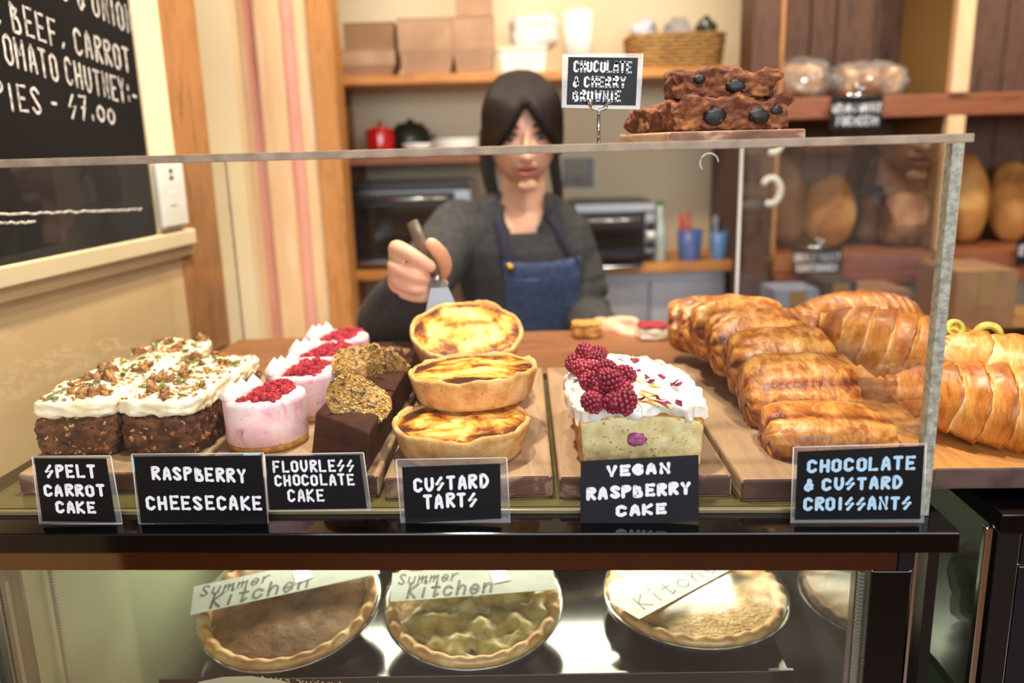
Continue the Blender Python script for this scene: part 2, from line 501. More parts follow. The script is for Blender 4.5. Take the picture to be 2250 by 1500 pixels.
# layered pine jamb, five boards
jamb = bpy.data.objects.new('trim_2', None); COL.objects.link(jamb); jamb.location = (-.69, 2.22, 0); jamb['kind'] = 'structure'
for x0, x1, y, m in ((0, .034, 0, m_pine), (.034, .062, .006, m_pinkpine), (.062, .128, -.006, m_pine), (.128, .160, .004, m_pinkpine), (.160, .196, 0, m_pine)):
    bev(B().box(x0 + .0006, y, 0, x1 - .0006, y + .12, 2.66).out('board', m, jamb, smooth=False), .002)
bev(B().box(.198, -.01, 0, .258, .1, 2.66).out('board', m_oak, jamb, smooth=False), .002)
# rail under the blackboard
t = struct(B().box(WX + .0005, .15, 1.283, WX + .022, 1.598, 1.312).out('trim_3', m_cream, smooth=False)); bev(t, .003)
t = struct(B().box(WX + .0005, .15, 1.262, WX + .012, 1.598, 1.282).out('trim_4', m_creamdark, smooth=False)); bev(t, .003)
t = struct(B().box(WX + .0005, 1.487, 1.313, WX + .014, 1.57, 2.66).out('trim_5', m_cream, smooth=False)); bev(t, .003)

# ================================================================== blackboard
bb = thing('menu_blackboard', 'large black chalkboard menu hung on the left wall', 'blackboard', (WX + .003, .6, 1.313))
bev(B().box(0, -.4, 0, .012, .876, 1.0).out('board', m_blackboard, bb, smooth=False), .002)
def wall_text(s, a, b2, h, wd, seed, **k):
    A = wallpt(a[0], a[1], .0156); Bp = wallpt(b2[0], b2[1], .0156)
    def fm(u, v):
        p = A.lerp(Bp, u) + Vector((0, 0, -v))
        return p - bb.location, Vector((1, 0, 0))
    return lettering(s, fm, 0, 1, 0, h, wd, m_chalk, bb, .03, seed, **k)
wall_text('TATO & ONION', (60, -40), (292, 75), .04, .0042, 3)
wall_text('C BEEF, CARROT', (-15, 50), (285, 158), .036, .0046, 4)
wall_text('TOMATO CHUTNEY:-', (-12, 130), (304, 236), .036, .0046, 5)
wall_text('PIES - $7.00', (-6, 236), (252, 270), .033, .0046, 6)
for (a, c, sd) in (((-10, 472), (312, 460), 1), ((-10, 491), (78, 488), 2)):
    rr = random.Random(sd); A = wallpt(a[0], a[1], .0156); C_ = wallpt(c[0], c[1], .0156)
    pts = [A.lerp(C_, k / 40) + Vector((0, 0, rr.uniform(-.0012, .0012))) - bb.location for k in range(41)]
    B().tube(pts, .0021, 6, flat=.3, up=(1, 0, 0)).out('chalk_line', m_chalk, bb)

# white socket strip beside the blackboard
sw = thing('power_outlet', 'white vertical power outlet plate on the left wall beside the timber post', 'outlet', (WX + .0145, 1.53, 1.322))
bev(B().box(0, -.045, 0, .012, .040, .118).out('plate', m_white, sw, smooth=False), .004)
for zz in (.095, .107):
    B().box(.0122, -.012, zz - .01, .0132, -.002, zz - .004).out('slot', m_blackm, sw, smooth=False)
B().box(.0122, -.02, .04, .0132, .004, .062).out('switch', m_white, sw, smooth=False)

for o in list(scene.objects):
    if o.parent is None and (o.name in ('wall_left', 'trim_1', 'trim_3', 'trim_4', 'trim_5', 'menu_blackboard', 'power_outlet')):
        o.matrix_world = WROT @ Matrix.Translation(o.location)
# ================================================================== refrigerated display case
ZT = 1.096
SK = .055
def front(x, y0=.75): return y0 - SK * (x + .016)
dc = thing('display_case', 'black framed glass display case carrying the cakes, pies chilled on its inner shelf', 'display case', (-.08, 1.1, 0))
def cpart(b, name, m, w=.002, smooth=False):
    for v in b.v: v -= Vector((-.08, 1.1, 0))
    o = b.out(name, m, dc, smooth)
    if w: bev(o, w)
    return o
XL, XR = -.60, .405
cpart(B().prism([(XL, front(XL, .716)), (XR, front(XR, .716)), (XR + .05, 1.53), (XL + .05, 1.53)], ZT - .021, ZT), 'top_slab', m_black, .0015)
cpart(B().prism([(-.565, front(-.565, .772)), (.378, front(.378, .772)), (.41, 1.23), (-.535, 1.23)], ZT + .0003, ZT + .0015), 'glass_deck', m_deck, 0)
cpart(B().prism([(-.555, front(-.555, .757)), (.383, front(.383, .757)), (.383, front(.383, .763)), (-.555, front(-.555, .763))], ZT + .0002, ZT + .005), 'front_lip', mat('olive_lip', '7A6A48', rough=.2), .001)
cpart(B().prism([(-.535, 1.235), (.6, 1.235), (.62, 1.525), (-.515, 1.525)], ZT + .0005, ZT + .012), 'rear_worktop', wood('worktop_wood', '764A2A', '8C5C38', '643E24', 6, (1.5, 10, 10), .5), .002)
# mirror rail, glass and posts of the lower front
cpart(B().prism([(XL, front(XL, .735)), (.36, front(.36, .735)), (.36, front(.36, .742)), (XL, front(XL, .742))], 1.047, ZT - .0215), 'front_rail', m_rail, .001)
cpart(B().prism([(.361, front(.36, .735)), (.375, front(.375, .735)), (.375, front(.375, .742)), (.361, front(.36, .742))], 1.047, ZT - .0215), 'rail_end', m_navy, .001)
cpart(B().prism([(-.543, front(-.543, .737)), (.337, front(.337, .737)), (.337, front(.337, .743)), (-.543, front(-.543, .743))], .35, 1.046), 'front_glass', m_glass, 0)
cpart(B().prism([(.338, front(.338, .735)), (.374, front(.374, .735)), (.374, front(.374, .743)), (.338, front(.338, .743))], .35, 1.0465), 'black_border', m_black, .001)
cpart(B().prism([(.3755, front(.375, .735)), (.379, front(.379, .735)), (.379, front(.379, .745)), (.3755, front(.375, .745))], .35, ZT - .022), 'glass_edge', m_chrome, .0008)
cpart(B().prism([(.350, .79), (.355, .79), (.392, 1.49), (.387, 1.49)], .35, ZT - .022), 'side_glass', m_mirrorglass, 0)
cpart(B().prism([(.392, .72), (.403, .72), (.403, .74), (.392, .74)], .0, ZT - .022), 'corner_post', m_blackm, .001)
cpart(B().prism([(-.556, front(-.55, .735)), (-.544, front(-.55, .735)), (-.544, front(-.55, .755)), (-.556, front(-.55, .755))], .0, ZT - .022), 'corner_post', m_steel, .001)
cpart(B().prism([(-.535, front(-.53, .745)), (-.512, front(-.53, .745)), (-.512, front(-.53, .752)), (-.535, front(-.53, .752))], .35, 1.0465), 'black_border', m_navy, .001)
cpart(B().prism([(-.526, front(-.53, .7435)), (-.522, front(-.53, .7435)), (-.522, front(-.53, .7445)), (-.526, front(-.53, .7445))], .35, 1.03), 'border_line', m_gasket, 0)
cpart(B().prism([(-.552, .80), (-.546, .80), (-.508, 1.5), (-.514, 1.5)], .35, ZT - .022), 'side_panel', m_panel, 0)
cpart(B().box(-.52, 1.5, .3, .43, 1.515, ZT - .022), 'rear_panel', mat('dark_inner_back', '2A2A22', rough=.2), .002)
cpart(B().box(-.54, .80, .30, .38, 1.49, .33), 'bottom_panel', m_shelfblack, .002)
cpart(B().prism([(XL, .765), (XR, .72), (XR + .03, 1.5), (XL + .03, 1.5)], 0, .3), 'plinth', m_blackm, .004)
# ribbed gaskets along the side glass openings
def gasket(pts, name='gasket'):
    b = B()
    for i in range(len(pts) - 1):
        a = Vector(pts[i]); c = Vector(pts[i + 1]); L_ = (c - a).length; n = max(2, int(L_ / .004))
        for k in range(n):
            p = a.lerp(c, (k + .5) / n); d = (c - a).normalized() * .0012
            b.add(*ring_quad(p, d))
    return stuff(cpart(b, name, m_gasket, 0))
def ring_quad(p, d):
    h = .0045
    v = [p + Vector((0, s, 0)) * h * .6 + Vector((t, 0, 0)) * h + d * q for s in (-1, 1) for t in (-.5, .5) for q in (-1, 1)]
    return v, [(0, 1, 3, 2), (4, 6, 7, 5), (0, 4, 5, 1), (2, 3, 7, 6), (0, 2, 6, 4), (1, 5, 7, 3)]
def arc_path(x, y0, y1, z0, z1, r, skew):
    P = []
    for k in range(7):
        a = math.pi / 2 * k / 6; P.append((y0 + r - r * math.sin(a) if False else y0 + r * (1 - math.cos(a)), z1 - r * (1 - math.sin(a))))
    pts = [(x + skew * 0, y0, z0)] + [(x + skew * (y - y0), y, z) for (y, z) in P] + [(x + skew * (y1 - y0), y1, z1)]
    return pts
gasket(arc_path(-.535, .865, 1.3, .4, 1.055, .05, SK))
gasket(arc_path(.366, .80, 1.3, .4, 1.055, .05, SK))
gasket([(.333, front(.333, .748), .4), (.333, front(.333, .748), 1.04)])
gasket([(-.545, front(-.54,.731), .4), (-.545, front(-.54,.731), 1.05)])
# inner shelf
cpart(B().prism([(-.425, .872), (.315, .858), (.335, 1.36), (-.40, 1.36)], .830, .842), 'inner_shelf', m_shelfblack, .001)
cpart(B().prism([(-.43, .866), (.32, .851), (.32, .857), (-.43, .871)], .812, .845), 'shelf_lip', m_shelfblack, .001)
cpart(B().prism([(-.50, .80), (.355, .78), (.37, 1.4), (-.47, 1.4)], .66, .672), 'lower_shelf', m_shelfblack, .001)
for x in (-.40, .30):
    cpart(B().box(x - .008, 1.36, .33, x + .008, 1.376, ZT - .03), 'shelf_support', m_steel, .001)
cpart(B().box(-.46, 1.17, 1.055, .36, 1.29, 1.066), 'light_strip', m_led, .001)
light('case_light', 'AREA', (-.05, 1.2, 1.05), (-.05, .98, .86), 6.5, (1, .95, .78), .8, .1)

# ================================================================== clear acrylic guard on the case
ag = thing('acrylic_guard', 'clear acrylic sneeze guard standing over the cakes on the black case', 'guard', (-.08, 1.1, ZT))
def apart(b, name, m, w=0):
    for v in b.v: v -= Vector((-.08, 1.1, ZT))
    o = b.out(name, m, ag, False)
    if w: bev(o, w)
    return o
XA0, XA1 = -.557, .382
apart(B().add([(XA0, front(XA0), ZT + .0005), (XA1 - .001, front(XA1), ZT + .0005), (XA1 - .001, front(XA1), 1.442), (XA0, front(XA0), 1.442)], [(0, 1, 2, 3)]), 'front_panel', m_acr)
def side(x0, y0, y1): return [(x0 + SK * (y0 - .72), y0, ZT + .0005), (x0 + SK * (y1 - .72), y1, ZT + .0005), (x0 + SK * (y1 - .72), y1, 1.442), (x0 + SK * (y0 - .72), y0, 1.442)]
apart(B().add(side(.387, .745, 1.565), [(0, 1, 2, 3)]), 'side_panel', m_acr)
apart(B().add(side(-.562, .785, 1.555), [(0, 1, 2, 3)]), 'side_panel', m_acr)
apart(B().prism([(.3825, front(.383)), (.3925, front(.393)), (.3935, front(.393) + .014), (.3835, front(.383) + .014)], ZT + .0005, 1.442), 'panel_edge', m_edgeside, .0006)
apart(B().prism([(.431, 1.5655), (.437, 1.5655), (.437, 1.571), (.431, 1.571)], ZT + .013, 1.442), 'back_edge', m_edgebright, .0006)
apart(B().prism([(-.518, 1.5555), (-.514, 1.5555), (-.514, 1.559), (-.518, 1.559)], ZT + .0005, 1.442), 'back_edge', m_edge, .0006)
XT0, XT1 = -.60, .40
apart(B().add([(XT0, front(XT0, .7575), 1.4425), (XT1, front(XT1, .7575), 1.4425), (XT1 + .043, 1.575, 1.4425), (XT0 + .043, 1.575, 1.4425)], [(0, 1, 2, 3)]), 'top_sheet', m_acrtop)
apart(B().prism([(XT0, front(XT0, .7495)), (XT1, front(XT1, .7495)), (XT1, front(XT1, .7575)), (XT0, front(XT0, .7575))], 1.4424, 1.4498), 'top_edge', m_edge, .0008)
# a curled scratch mark on the pane
c0 = atY(1556, 357, .742)
B().tube([Vector((c0.x + .008 * math.cos(a), front(c0.x) - .0008, c0.z + .008 * math.sin(a))) - Vector((-.08, 1.1, ZT)) for a in [R(60 + 15 * k) * 1 for k in range(-4, 12)]], .0004, 5).out('scratch', m_edgebright, ag)

# fog of condensation low on the front glass, with droplets
m_fog = pane_mat('condensation_fog', .7, (1, 1, 1, 1), .3, 1.3, (.72, .64, .45, 1), gmax=.1)
m_drop = mat('water_drop', 'C8A75A', rough=.05, spec=.9)
P = [atY(px, py, .79) for px, py in ((405, 1530), (408, 1500), (425, 1478), (460, 1460), (510, 1448), (570, 1444), (630, 1450), (690, 1464), (725, 1482), (742, 1505), (745, 1530))]
P = [Vector((p.x, front(p.x, .7436), p.z)) for p in P]
fb = B().add(P, [tuple(range(len(P)))])
fog = cpart(fb, 'condensation', m_fog, 0)
rr = random.Random(4); b = B()
for k in range(420):
    px = rr.gauss(690, 75); py = 1455 + abs(rr.gauss(0, 1)) * 26 + (px - 640) * .10 * rr.random()
    if not 560 < px < 900: continue
    p = atY(px, py, .785); s = rr.uniform(.0004, .0013)
    b.ball((p.x, front(p.x, .7438), p.z), (s, s * .5, s), 6, 4)
stuff(cpart(b, 'droplets', m_drop, 0, True))
# notice sheet standing left of the case; its barely legible letters are guesses
nt_ = thing('paper_notice', 'white paper notice with blue and red handwriting, left of the case glass', 'notice', (-.595, .772, .62))
B().box(-.04, 0, 0, .0475, .0008, .455).out('sheet', m_paper, nt_, False)
def nfm(u, v): return Vector((-.04 + .0875 * u, -.0004, .455 - .455 * v)), Vector((0, -1, 0))
lettering('BUN', nfm, .62, .98, .735, .025, .0016, m_blueink, nt_, .03, 1)
lettering('TOI', nfm, .68, .98, .795, .025, .0016, m_blueink, nt_, .03, 2)
lettering('CY', nfm, .72, .98, .85, .025, .0016, m_blueink, nt_, .03, 3)
lettering('S', nfm, .84, .95, .42, .03, .0016, m_redink, nt_, .03, 4)
lettering('C', nfm, .84, .95, .46, .03, .0016, m_redink, nt_, .03, 5)
# ================================================================== serving boards
m_board = wood('worn_board', '927458', 'AA8C6C', '826850', 5, (9, 1.2, 9), .6, .2)
m_end = mat('dark_end_grain', [(.40, '3E221A'), (.54, '5E3A2C'), (.68, 'B49278')], 22, 6, .7, .3, stretch=(1, 1, 1.6), dist=.5)
def board(poly, z0, z1, name, label, cat, group, m=m_board, me=m_end, loc=None, w=.004):
    b = B().prism(poly, z0, z1)
    cxx = sum(p[0] for p in poly) / 4; cyy = sum(p[1] for p in poly) / 4
    for v in b.v: v -= Vector((cxx, cyy, z0))
    o = b.out(name, [m, me], None, False, (cxx, cyy, z0))
    for p in o.data.polygons:
        if p.normal.y < -.8: p.material_index = 1
    bev(o, w, 3)
    tag(o, label, cat, group)
    return o
ZB = ZT + .0015 + .0240
for (x0, x1, yf, lab) in ((-.535, -.347, .832, 'worn wooden serving board under the carrot cake'), (-.340, -.142, .806, 'worn wooden serving board under the pink cheesecakes and chocolate cake'),
                          (-.136, .038, .793, 'worn wooden serving board under the custard tarts'), (.044, .2185, .783, 'worn wooden serving board under the raspberry loaf cake'),
                          (.224, .376, .764, 'worn wooden serving board under the glazed chocolate croissants')):
    board([(x0, yf + .003), (x1, yf - .003), (x1 + .007, 1.214), (x0 + .007, 1.214)], ZT + .0016, ZB, 'serving_board', lab, 'board', 'boards on the cake counter')
ZB += .0003

# ================================================================== spelt carrot cake
m_carrot = mat('carrot_crumb', [(.3, '34190C'), (.5, '5A331A'), (.7, '7E4E28')], 70, 7, .85, 1, 160, .005, vor=[(95, .22, 'C09A68'), (70, .15, 'B8642A'), (60, .16, '24120A')])
m_frost = mat('cream_frosting', [(.35, 'EBD9AE'), (.6, 'FAF0D4')], 40, 4, .55, .6, 120, .002, sss=.05)
m_seed = mat('pumpkin_seed', [(.4, '5E6A32'), (.6, '7A8446')], 60, 2, .4)
m_nut = mat('walnut', [(.35, '7A4A22'), (.65, 'BC8A50')], 140, 4, .6, .8, 250, .003)
def seed_mesh(n='pumpkin_seed'):
    b = B(); b.ball((0, 0, 0), (.0072, .0036, .0014), 10, 5); return b.out(n, m_seed)
def nut_mesh(sd):
    b = B(); b.ball((0, 0, 0), (.008, .006, .0036), 16, 10, amp=1.1, freq=3.1, seed=sd + .5); return b.out('walnut_piece', m_nut)
m_brownseed = mat('sunflower_seed', '8A4E2A', rough=.35)
def carrot_slice(loc, rz, sd, label, w=.091, d=.1):
    rr = random.Random(sd)
    t = thing('carrot_cake_slice', label, 'cake', loc, (0, 0, R(rz)), 'carrot cake slices')
    B().rbox(w, d, .046, 34, 9, .0055, 95, sd).out('sponge', m_carrot, t)
    def fr(p, u):
        p.z += .006 * noise.noise(Vector((p.x * 28, p.y * 28, sd))) * max(0, u.z) + .004 * noise.noise(Vector((p.x * 70, p.y * 70, sd + 3))) * max(0, u.z)
        if u.z < 0: p.z += .003 * noise.noise(Vector((p.x * 90, p.y * 90, sd + 9)))
        return p
    f = B().rbox(w + .004, d + .003, .022, 26, 5, .0035, 75, sd + 40, fr, base=False).out('frosting', m_frost, t, loc=(0, 0, .0445))
    for k in range(9):
        x = rr.uniform(-.4, .4) * w; y = rr.uniform(-.45, .45) * d
        z = .0685 + .006 * noise.noise(Vector((x * 28, y * 28, sd)))
        rot = (rr.uniform(-.5, .5), rr.uniform(-.5, .5), rr.uniform(0, 6))
        if k == 0 and sd == 11: o = seed_mesh(); o.parent = t; o.location = (x, y, z); o.rotation_euler = rot; protos['seed'] = o
        else: share(protos['seed'], t, (x, y, z), rot)
    for k in range(9):
        x = rr.uniform(-.42, .42) * w; y = rr.uniform(-.45, .45) * d
        z = .069 + .006 * noise.noise(Vector((x * 28, y * 28, sd)))
        rot = (rr.uniform(-1, 1), rr.uniform(-1, 1), rr.uniform(0, 6)); s = rr.uniform(.55, 1.15)
        if k < 2 and sd == 11: o = nut_mesh(k); o.parent = t; o.location = (x, y, z); o.rotation_euler = rot; protos['nut%d' % k] = o
        else: share(protos['nut%d' % (k % 2)], t, (x, y, z), rot, s)
    b = B()      # fine nut crumbs, coconut
    for k in range(220):
        x = rr.gauss(0, .25) * w; y = rr.uniform(-.47, .47) * d
        if abs(x) > .47 * w: continue
        z = .0665 + .006 * noise.noise(Vector((x * 28, y * 28, sd))) + .004 * noise.noise(Vector((x * 70, y * 70, sd + 3)))
        s = rr.uniform(.0006, .0022)
        b.ball((x, y, z), (s * 1.5, s, s), 5, 4)
    stuff(b.out('nut_crumbs', mat('nut_crumbs', [(.4, '8A5A30'), (.6, 'C89A5E')], 300, 2, .8), t, False)) if sd == 11 else stuff(b.out('nut_crumbs', bpy.data.materials['nut_crumbs'], t, False))
    return t
protos = {}
carrot_slice((-.492, .930, ZB), 0, 11, 'front left slice of carrot cake under cream frosting with walnut near its corner')
carrot_slice((-.394, .926, ZB), -4, 12, 'front right slice of carrot cake with thick cream frosting, beside the pink cheesecakes')
carrot_slice((-.489, 1.033, ZB), 0, 13, 'nut strewn carrot cake slice behind the front left slice, nearest the side wall')
carrot_slice((-.385, 1.028, ZB), -5, 14, 'frosted carrot cake slice behind the front right slice')
carrot_slice((-.478, 1.136, ZB), 2, 15, 'rearmost carrot cake slice with a dense heap of walnuts', .088, .09)

# ================================================================== raspberry cheesecakes
m_pink = mat('pink_cheesecake', [(.33, 'D88FA6'), (.45, 'F0BFC9'), (.62, 'F8D8DA')], 30, 4, .5, .25, 60, .002, sss=.05, dist=1.2, vor=[(120, .12, 'C4688A')])
m_biscuit = mat('biscuit_base', [(.35, 'A86F2E'), (.65, 'CF9A52')], 90, 5, .85, .8, 200, .002)
m_mer = mat('piped_cream', 'F6E6E2', rough=.45)
m_rasp = mat('raspberry_crumb', [(.35, '7E0A1C'), (.6, 'B02034'), (.75, 'CC4A5C')], 120, 3, .7)
cheese_n = 0
def cheesecake(loc, rz, label, first=None):
    t = thing('raspberry_cheesecake', label, 'cheesecake', loc, (0, 0, R(rz)), 'raspberry cheesecakes in a row')
    rad = .0468
    def wob(r, z, a): return (r * (1 + .012 * math.sin(3 * a + 1) + .01 * noise.noise(Vector((math.cos(a) * 2, math.sin(a) * 2, z * 60)))), z)
    B().lathe([(rad * .96, 0), (rad * .985, .002), (rad * .985, .0065), (rad * .97, .0075)], 40, fn=wob).out('biscuit_base', m_biscuit, t)
    B().lathe([(rad * .96, .007), (rad * .99, .009), (rad * .99, .03), (rad * 1.0, .052), (rad * .985, .057), (rad * .9, .059), (rad * .5, .0585), (.001, .0585)], 44, fn=wob).out('filling', m_pink, t)
    for k, (x, y, s) in enumerate(((-.030, -.018, 1), (-.026, .004, .85), (-.018, .024, .8))):
        b = B(); b.lathe([(.0125, 0), (.0135, .003), (.011, .008), (.0065, .0145), (.0025, .019), (.0003, .0215)], 20, fn=lambda r, z, a: (r * (1 + .09 * math.cos(7 * a + z * 160)), z))
        o = b.out('cream_kiss', m_mer, t, loc=(x, y, .0578)); o.scale = (s, s, s)
    rr = random.Random(int(loc[1] * 1000)); b = B()
    for k in range(170):
        u = rr.uniform(-1, 1); v = rr.uniform(-1, 1)
        x = .008 + u * .021 + v * .006; y = v * .034 - .002
        if math.hypot(x, y) > .041: continue
        s = rr.uniform(.0018, .0050)
        b.ball((x, y, .0585 + rr.uniform(0, .007) * (1 - abs(u))), (s, s, s * .9), 7, 5, amp=.35, freq=3, seed=k)
    stuff(b.out('raspberry_crumbs', m_rasp, t, False))
    return t
cheesecake((-.288, .918, ZB), 0, 'front pink cheesecake with cream kisses and raspberry crumbs, behind its name card')
cheesecake((-.268, 1.021, ZB), 4, 'second pink cheesecake from the front, touching the front one')
cheesecake((-.262, 1.117, ZB), -3, 'third pink cheesecake from the front of the row')
cheesecake((-.262, 1.21, ZB), 2, 'rearmost pink cheesecake, nearest the pine jamb')

# ================================================================== flourless chocolate cake
m_choc = mat('chocolate_cake', [(.3, '2E130A'), (.7, '4C2413')], 60, 5, .7, .25, 200, .001, spec=.25)
m_wafer = mat('seed_brittle', [(.35, '7A5624'), (.6, 'B48844')], 120, 3, .5, .25, 300, .001, spec=.3)
m_sesame = mat('sesame_seed', [(.40, '30281F'), (.46, 'A97C3C'), (.62, 'DDB878')], 160, 2, .5)
def wafer(parent, M, rx, ry, curl, sd):
    rr = random.Random(sd); n = 40; rings = 8
    def pt(rho, a, z=0):
        q = 1 + .13 * noise.noise(Vector((math.cos(a) * 1.6, math.sin(a) * 1.6, sd))) + .05 * noise.noise(Vector((math.cos(a) * 6, math.sin(a) * 6, sd)))
        x = rho * math.cos(a) * rx * q; y = rho * math.sin(a) * ry * q
        return Vector((x, y, z + curl * (x * x * 9 - y * y * 4) + .003 * noise.noise(Vector((x * 60, y * 60, sd)))))
    b = B(); v = []; f = []
    for side in (0, 1):
        for i in range(rings + 1):
            for k in range(n): v.append(pt(max(.01, i / rings), 2 * math.pi * k / n, .0011 if side else -.0011))
    def id_(s, i, k): return s * (rings + 1) * n + i * n + k % n
    for i in range(rings):
        for k in range(n):
            f.append((id_(1, i, k), id_(1, i + 1, k), id_(1, i + 1, k + 1), id_(1, i, k + 1)))
            f.append((id_(0, i, k), id_(0, i, k + 1), id_(0, i + 1, k + 1), id_(0, i + 1, k)))
    for k in range(n): f.append((id_(0, rings, k), id_(0, rings, k + 1), id_(1, rings, k + 1), id_(1, rings, k)))
    b.add(v, f, M)
    w = b.out('seed_wafer', m_wafer, parent)
    c = B()
    for k in range(420):
        a = rr.uniform(0, 6.283); rho = math.sqrt(rr.uniform(0, 1)); s = rr.uniform(.0010, .0016)
        for sg in (1, -1):
            c.ball(pt(rho, a, .0016 * sg), (s * 1.3, s * .9, s * .7), 6, 4, M=M)
    stuff(c.out('seeds', m_sesame, w, False))
    return w
def chocslice(poly, top, h, label, sd):
    cxx = sum(p[0] for p in poly) / len(poly); cyy = sum(p[1] for p in poly) / len(poly)
    t = thing('chocolate_cake_slice', label, 'cake', (cxx, cyy, ZB), group='flourless chocolate cake slices')
    lv = [0, .5, 1]; n = len(poly)
    rs = []
    for l in lv:
        rs.append([Vector((p[0] - cxx + (q[0] - p[0]) * l, p[1] - cyy + (q[1] - p[1]) * l, h * l)) for p, q in zip(poly, top)])
    o = B().rings(rs).out('cake', m_choc, t, False); bev(o, .0025, 3)
    return t, Vector((cxx, cyy, ZB))
c1, o1 = chocslice([(-.226, .868), (-.155, .800), (-.146, .955), (-.220, .985)], [(-.221, .882), (-.149, .806), (-.143, .955), (-.215, .985)], .045, 'front dark chocolate cake slice with a standing seed wafer', 1)
def at_local(px, py, Y, o): return atY(px, py, Y) - o
wafer(c1, Matrix.Translation(at_local(790, 888, .885, o1)) @ RZ(R(-12)) @ RX(R(46)) @ RY(R(16)) @ RZ(R(-25)), .038, .031, 1.6, 5)
c2, o2 = chocslice([(-.219, .992), (-.146, .962), (-.140, 1.12), (-.212, 1.13)], [(-.214, .992), (-.143, .962), (-.137, 1.12), (-.208, 1.13)], .045, 'dark chocolate cake slice behind, topped by a curled seed wafer', 2)
wafer(c2, Matrix.Translation(at_local(792, 803, 1.03, o2)) @ RZ(R(25)) @ RX(R(58)) @ RY(R(-20)), .034, .030, 3.0, 8)
wafer(c2, Matrix.Translation(at_local(842, 808, 1.05, o2)) @ RZ(R(-40)) @ RX(R(72)) @ RY(R(10)), .026, .028, -3.0, 11)
c3, o3 = chocslice([(-.213, 1.137), (-.142, 1.126), (-.136, 1.22), (-.208, 1.22)], [(-.21, 1.138), (-.14, 1.127), (-.134, 1.22), (-.206, 1.22)], .045, 'rearmost chocolate cake slice, close to the custard tarts', 3)
wafer(c3, Matrix.Translation(at_local(868, 786, 1.15, o3)) @ RZ(R(-25)) @ RX(R(35)), .024, .02, 2.0, 15)

# ================================================================== custard tarts
m_crust = mat('tart_crust', [(.3, 'B87C40'), (.5, 'D8A362'), (.7, 'EBC286')], 45, 6, .75, .6, 130, .003, vor=(90, .10, '9A602C'))
m_custard = mat('burnt_custard', [(.42, 'EDCF84'), (.50, 'E4AE52'), (.56, 'CC7C24'), (.61, '84400F'), (.68, '3E1C0C')], 28, 6, .5, .4, 60, .003, stretch=(1, .8, 1), dist=.5, edge=(.038, .070, .13), coat=.06, croff=.3, nrough=.6, spec=.2)
def tart(loc, rot, sd, label, hgt=.034):
    t = thing('custard_tart', label, 'tart', loc, (RX(rot[0]) @ RY(rot[1]) @ RZ(rot[2])).to_euler(), 'custard tarts in a stack')
    k7 = sd * 1.3
    def fn(r, z, a):
        fold = noise.noise(Vector((math.cos(a) * 2.2, math.sin(a) * 2.2, k7)))
        fine = noise.noise(Vector((math.cos(a) * 9, math.sin(a) * 9, k7 + z * 40)))
        up = z / hgt
        return (r * (1 + .016 * fold * up + .010 * fine), z + up * (.0035 * fold + .0022 * fine + .0030 * abs(math.sin(4 * a + sd + fold)) - .002) if z > .004 else z)
    B().lathe([(.060, 0), (.0655, .001), (.0685, .006), (.0725, hgt * .6), (.0760, hgt * .92), (.0765, hgt * 1.03), (.0742, hgt * 1.10), (.0712, hgt * 1.07), (.0695, hgt * .95), (.0670, hgt * .8), (.02, hgt * .78)], 72, fn=fn).out('crust', m_crust, t)
    n = 56; v = []; f = []
    for i in range(15):
        r = .0703 * i / 14
        for k in range(n):
            a = 2 * math.pi * k / n; x, y = r * math.cos(a), r * math.sin(a)
            z = hgt * 1.0 + .0030 * (1 - (r / .07) ** 2) + .0022 * noise.noise(Vector((x * 45, y * 70, k7))) + .0012 * noise.noise(Vector((x * 110, y * 120, k7)))
            v.append((x, y, z))
    for i in range(14):
        for k in range(n): f.append((i * n + k, (i + 1) * n + k, (i + 1) * n + (k + 1) % n, i * n + (k + 1) % n))
    mk('custard', v, f, m_custard, t)
    return t
tart((-.058, .872, ZB), (0, 0, R(20)), 1, 'bottom front custard tart with the darkest caramel patches, on the board')
tart((-.052, 1.062, ZB), (0, 0, R(150)), 2, 'bottom rear custard tart, mostly hidden under the others')
tart((-.046, .946, ZB + .0385), (R(-1.5), R(-2), R(80)), 3, 'middle custard tart with pale golden top, lying across the two below')
tart((-.062, 1.098, ZB + .056), (R(19), R(3), R(200)), 4, 'topmost custard tart, tilted to the front under the spatula')

# ================================================================== vegan raspberry loaf cake
m_sponge = mat('raspberry_loaf_crumb', [(.32, 'D2BA7C'), (.55, 'E4D29C'), (.7, 'EEDFB4')], 60, 6, .85, .7, 160, .002, vor=[(150, .2, 'B09A60'), (230, .16, 'F0E8C4')])
m_lcrust = mat('loaf_crust', [(.35, 'B07A38'), (.65, 'D09C54')], 60, 5, .75, .4, 150, .002)
m_icing = mat('white_icing', [(.35, 'F4EDE6'), (.6, 'FDFAF5')], 30, 3, .45, .35, 110, .002, sss=.04)
m_berry = mat('raspberry', [(.35, '741830'), (.6, 'A22C46'), (.72, 'BC566C')], 40, 3, .4)
m_petal = mat('dark_petal', [(.4, '6E1430'), (.6, '9A2A4A')], 60, 2, .6)
m_drizzle = mat('orange_drizzle', 'E8A83C', rough=.3)
lf = thing('raspberry_loaf_cake', 'white iced loaf cake with a heap of raspberries, cut face to the front', 'cake', (.130, .797, ZB), (0, 0, R(-1)))
LW, LD, LH = .131, .176, .052
def lfn(p, u):
    x = p.x / (LW / 2)
    if u.z > 0: p.z += .009 * (1 - x * x) * u.z
    p.x *= .95 + .05 * min(1, p.z / LH)
    return p
o = B().rbox(LW, LD, LH, 26, 14, .0014, 80, 3, lfn).out('sponge', [m_lcrust, m_sponge], lf, loc=(0, LD / 2, 0))
for p in o.data.polygons:
    if p.normal.y < -.6: p.material_index = 1
def icz(x, y): return LH + .009 * (1 - (x / .0655) ** 2)
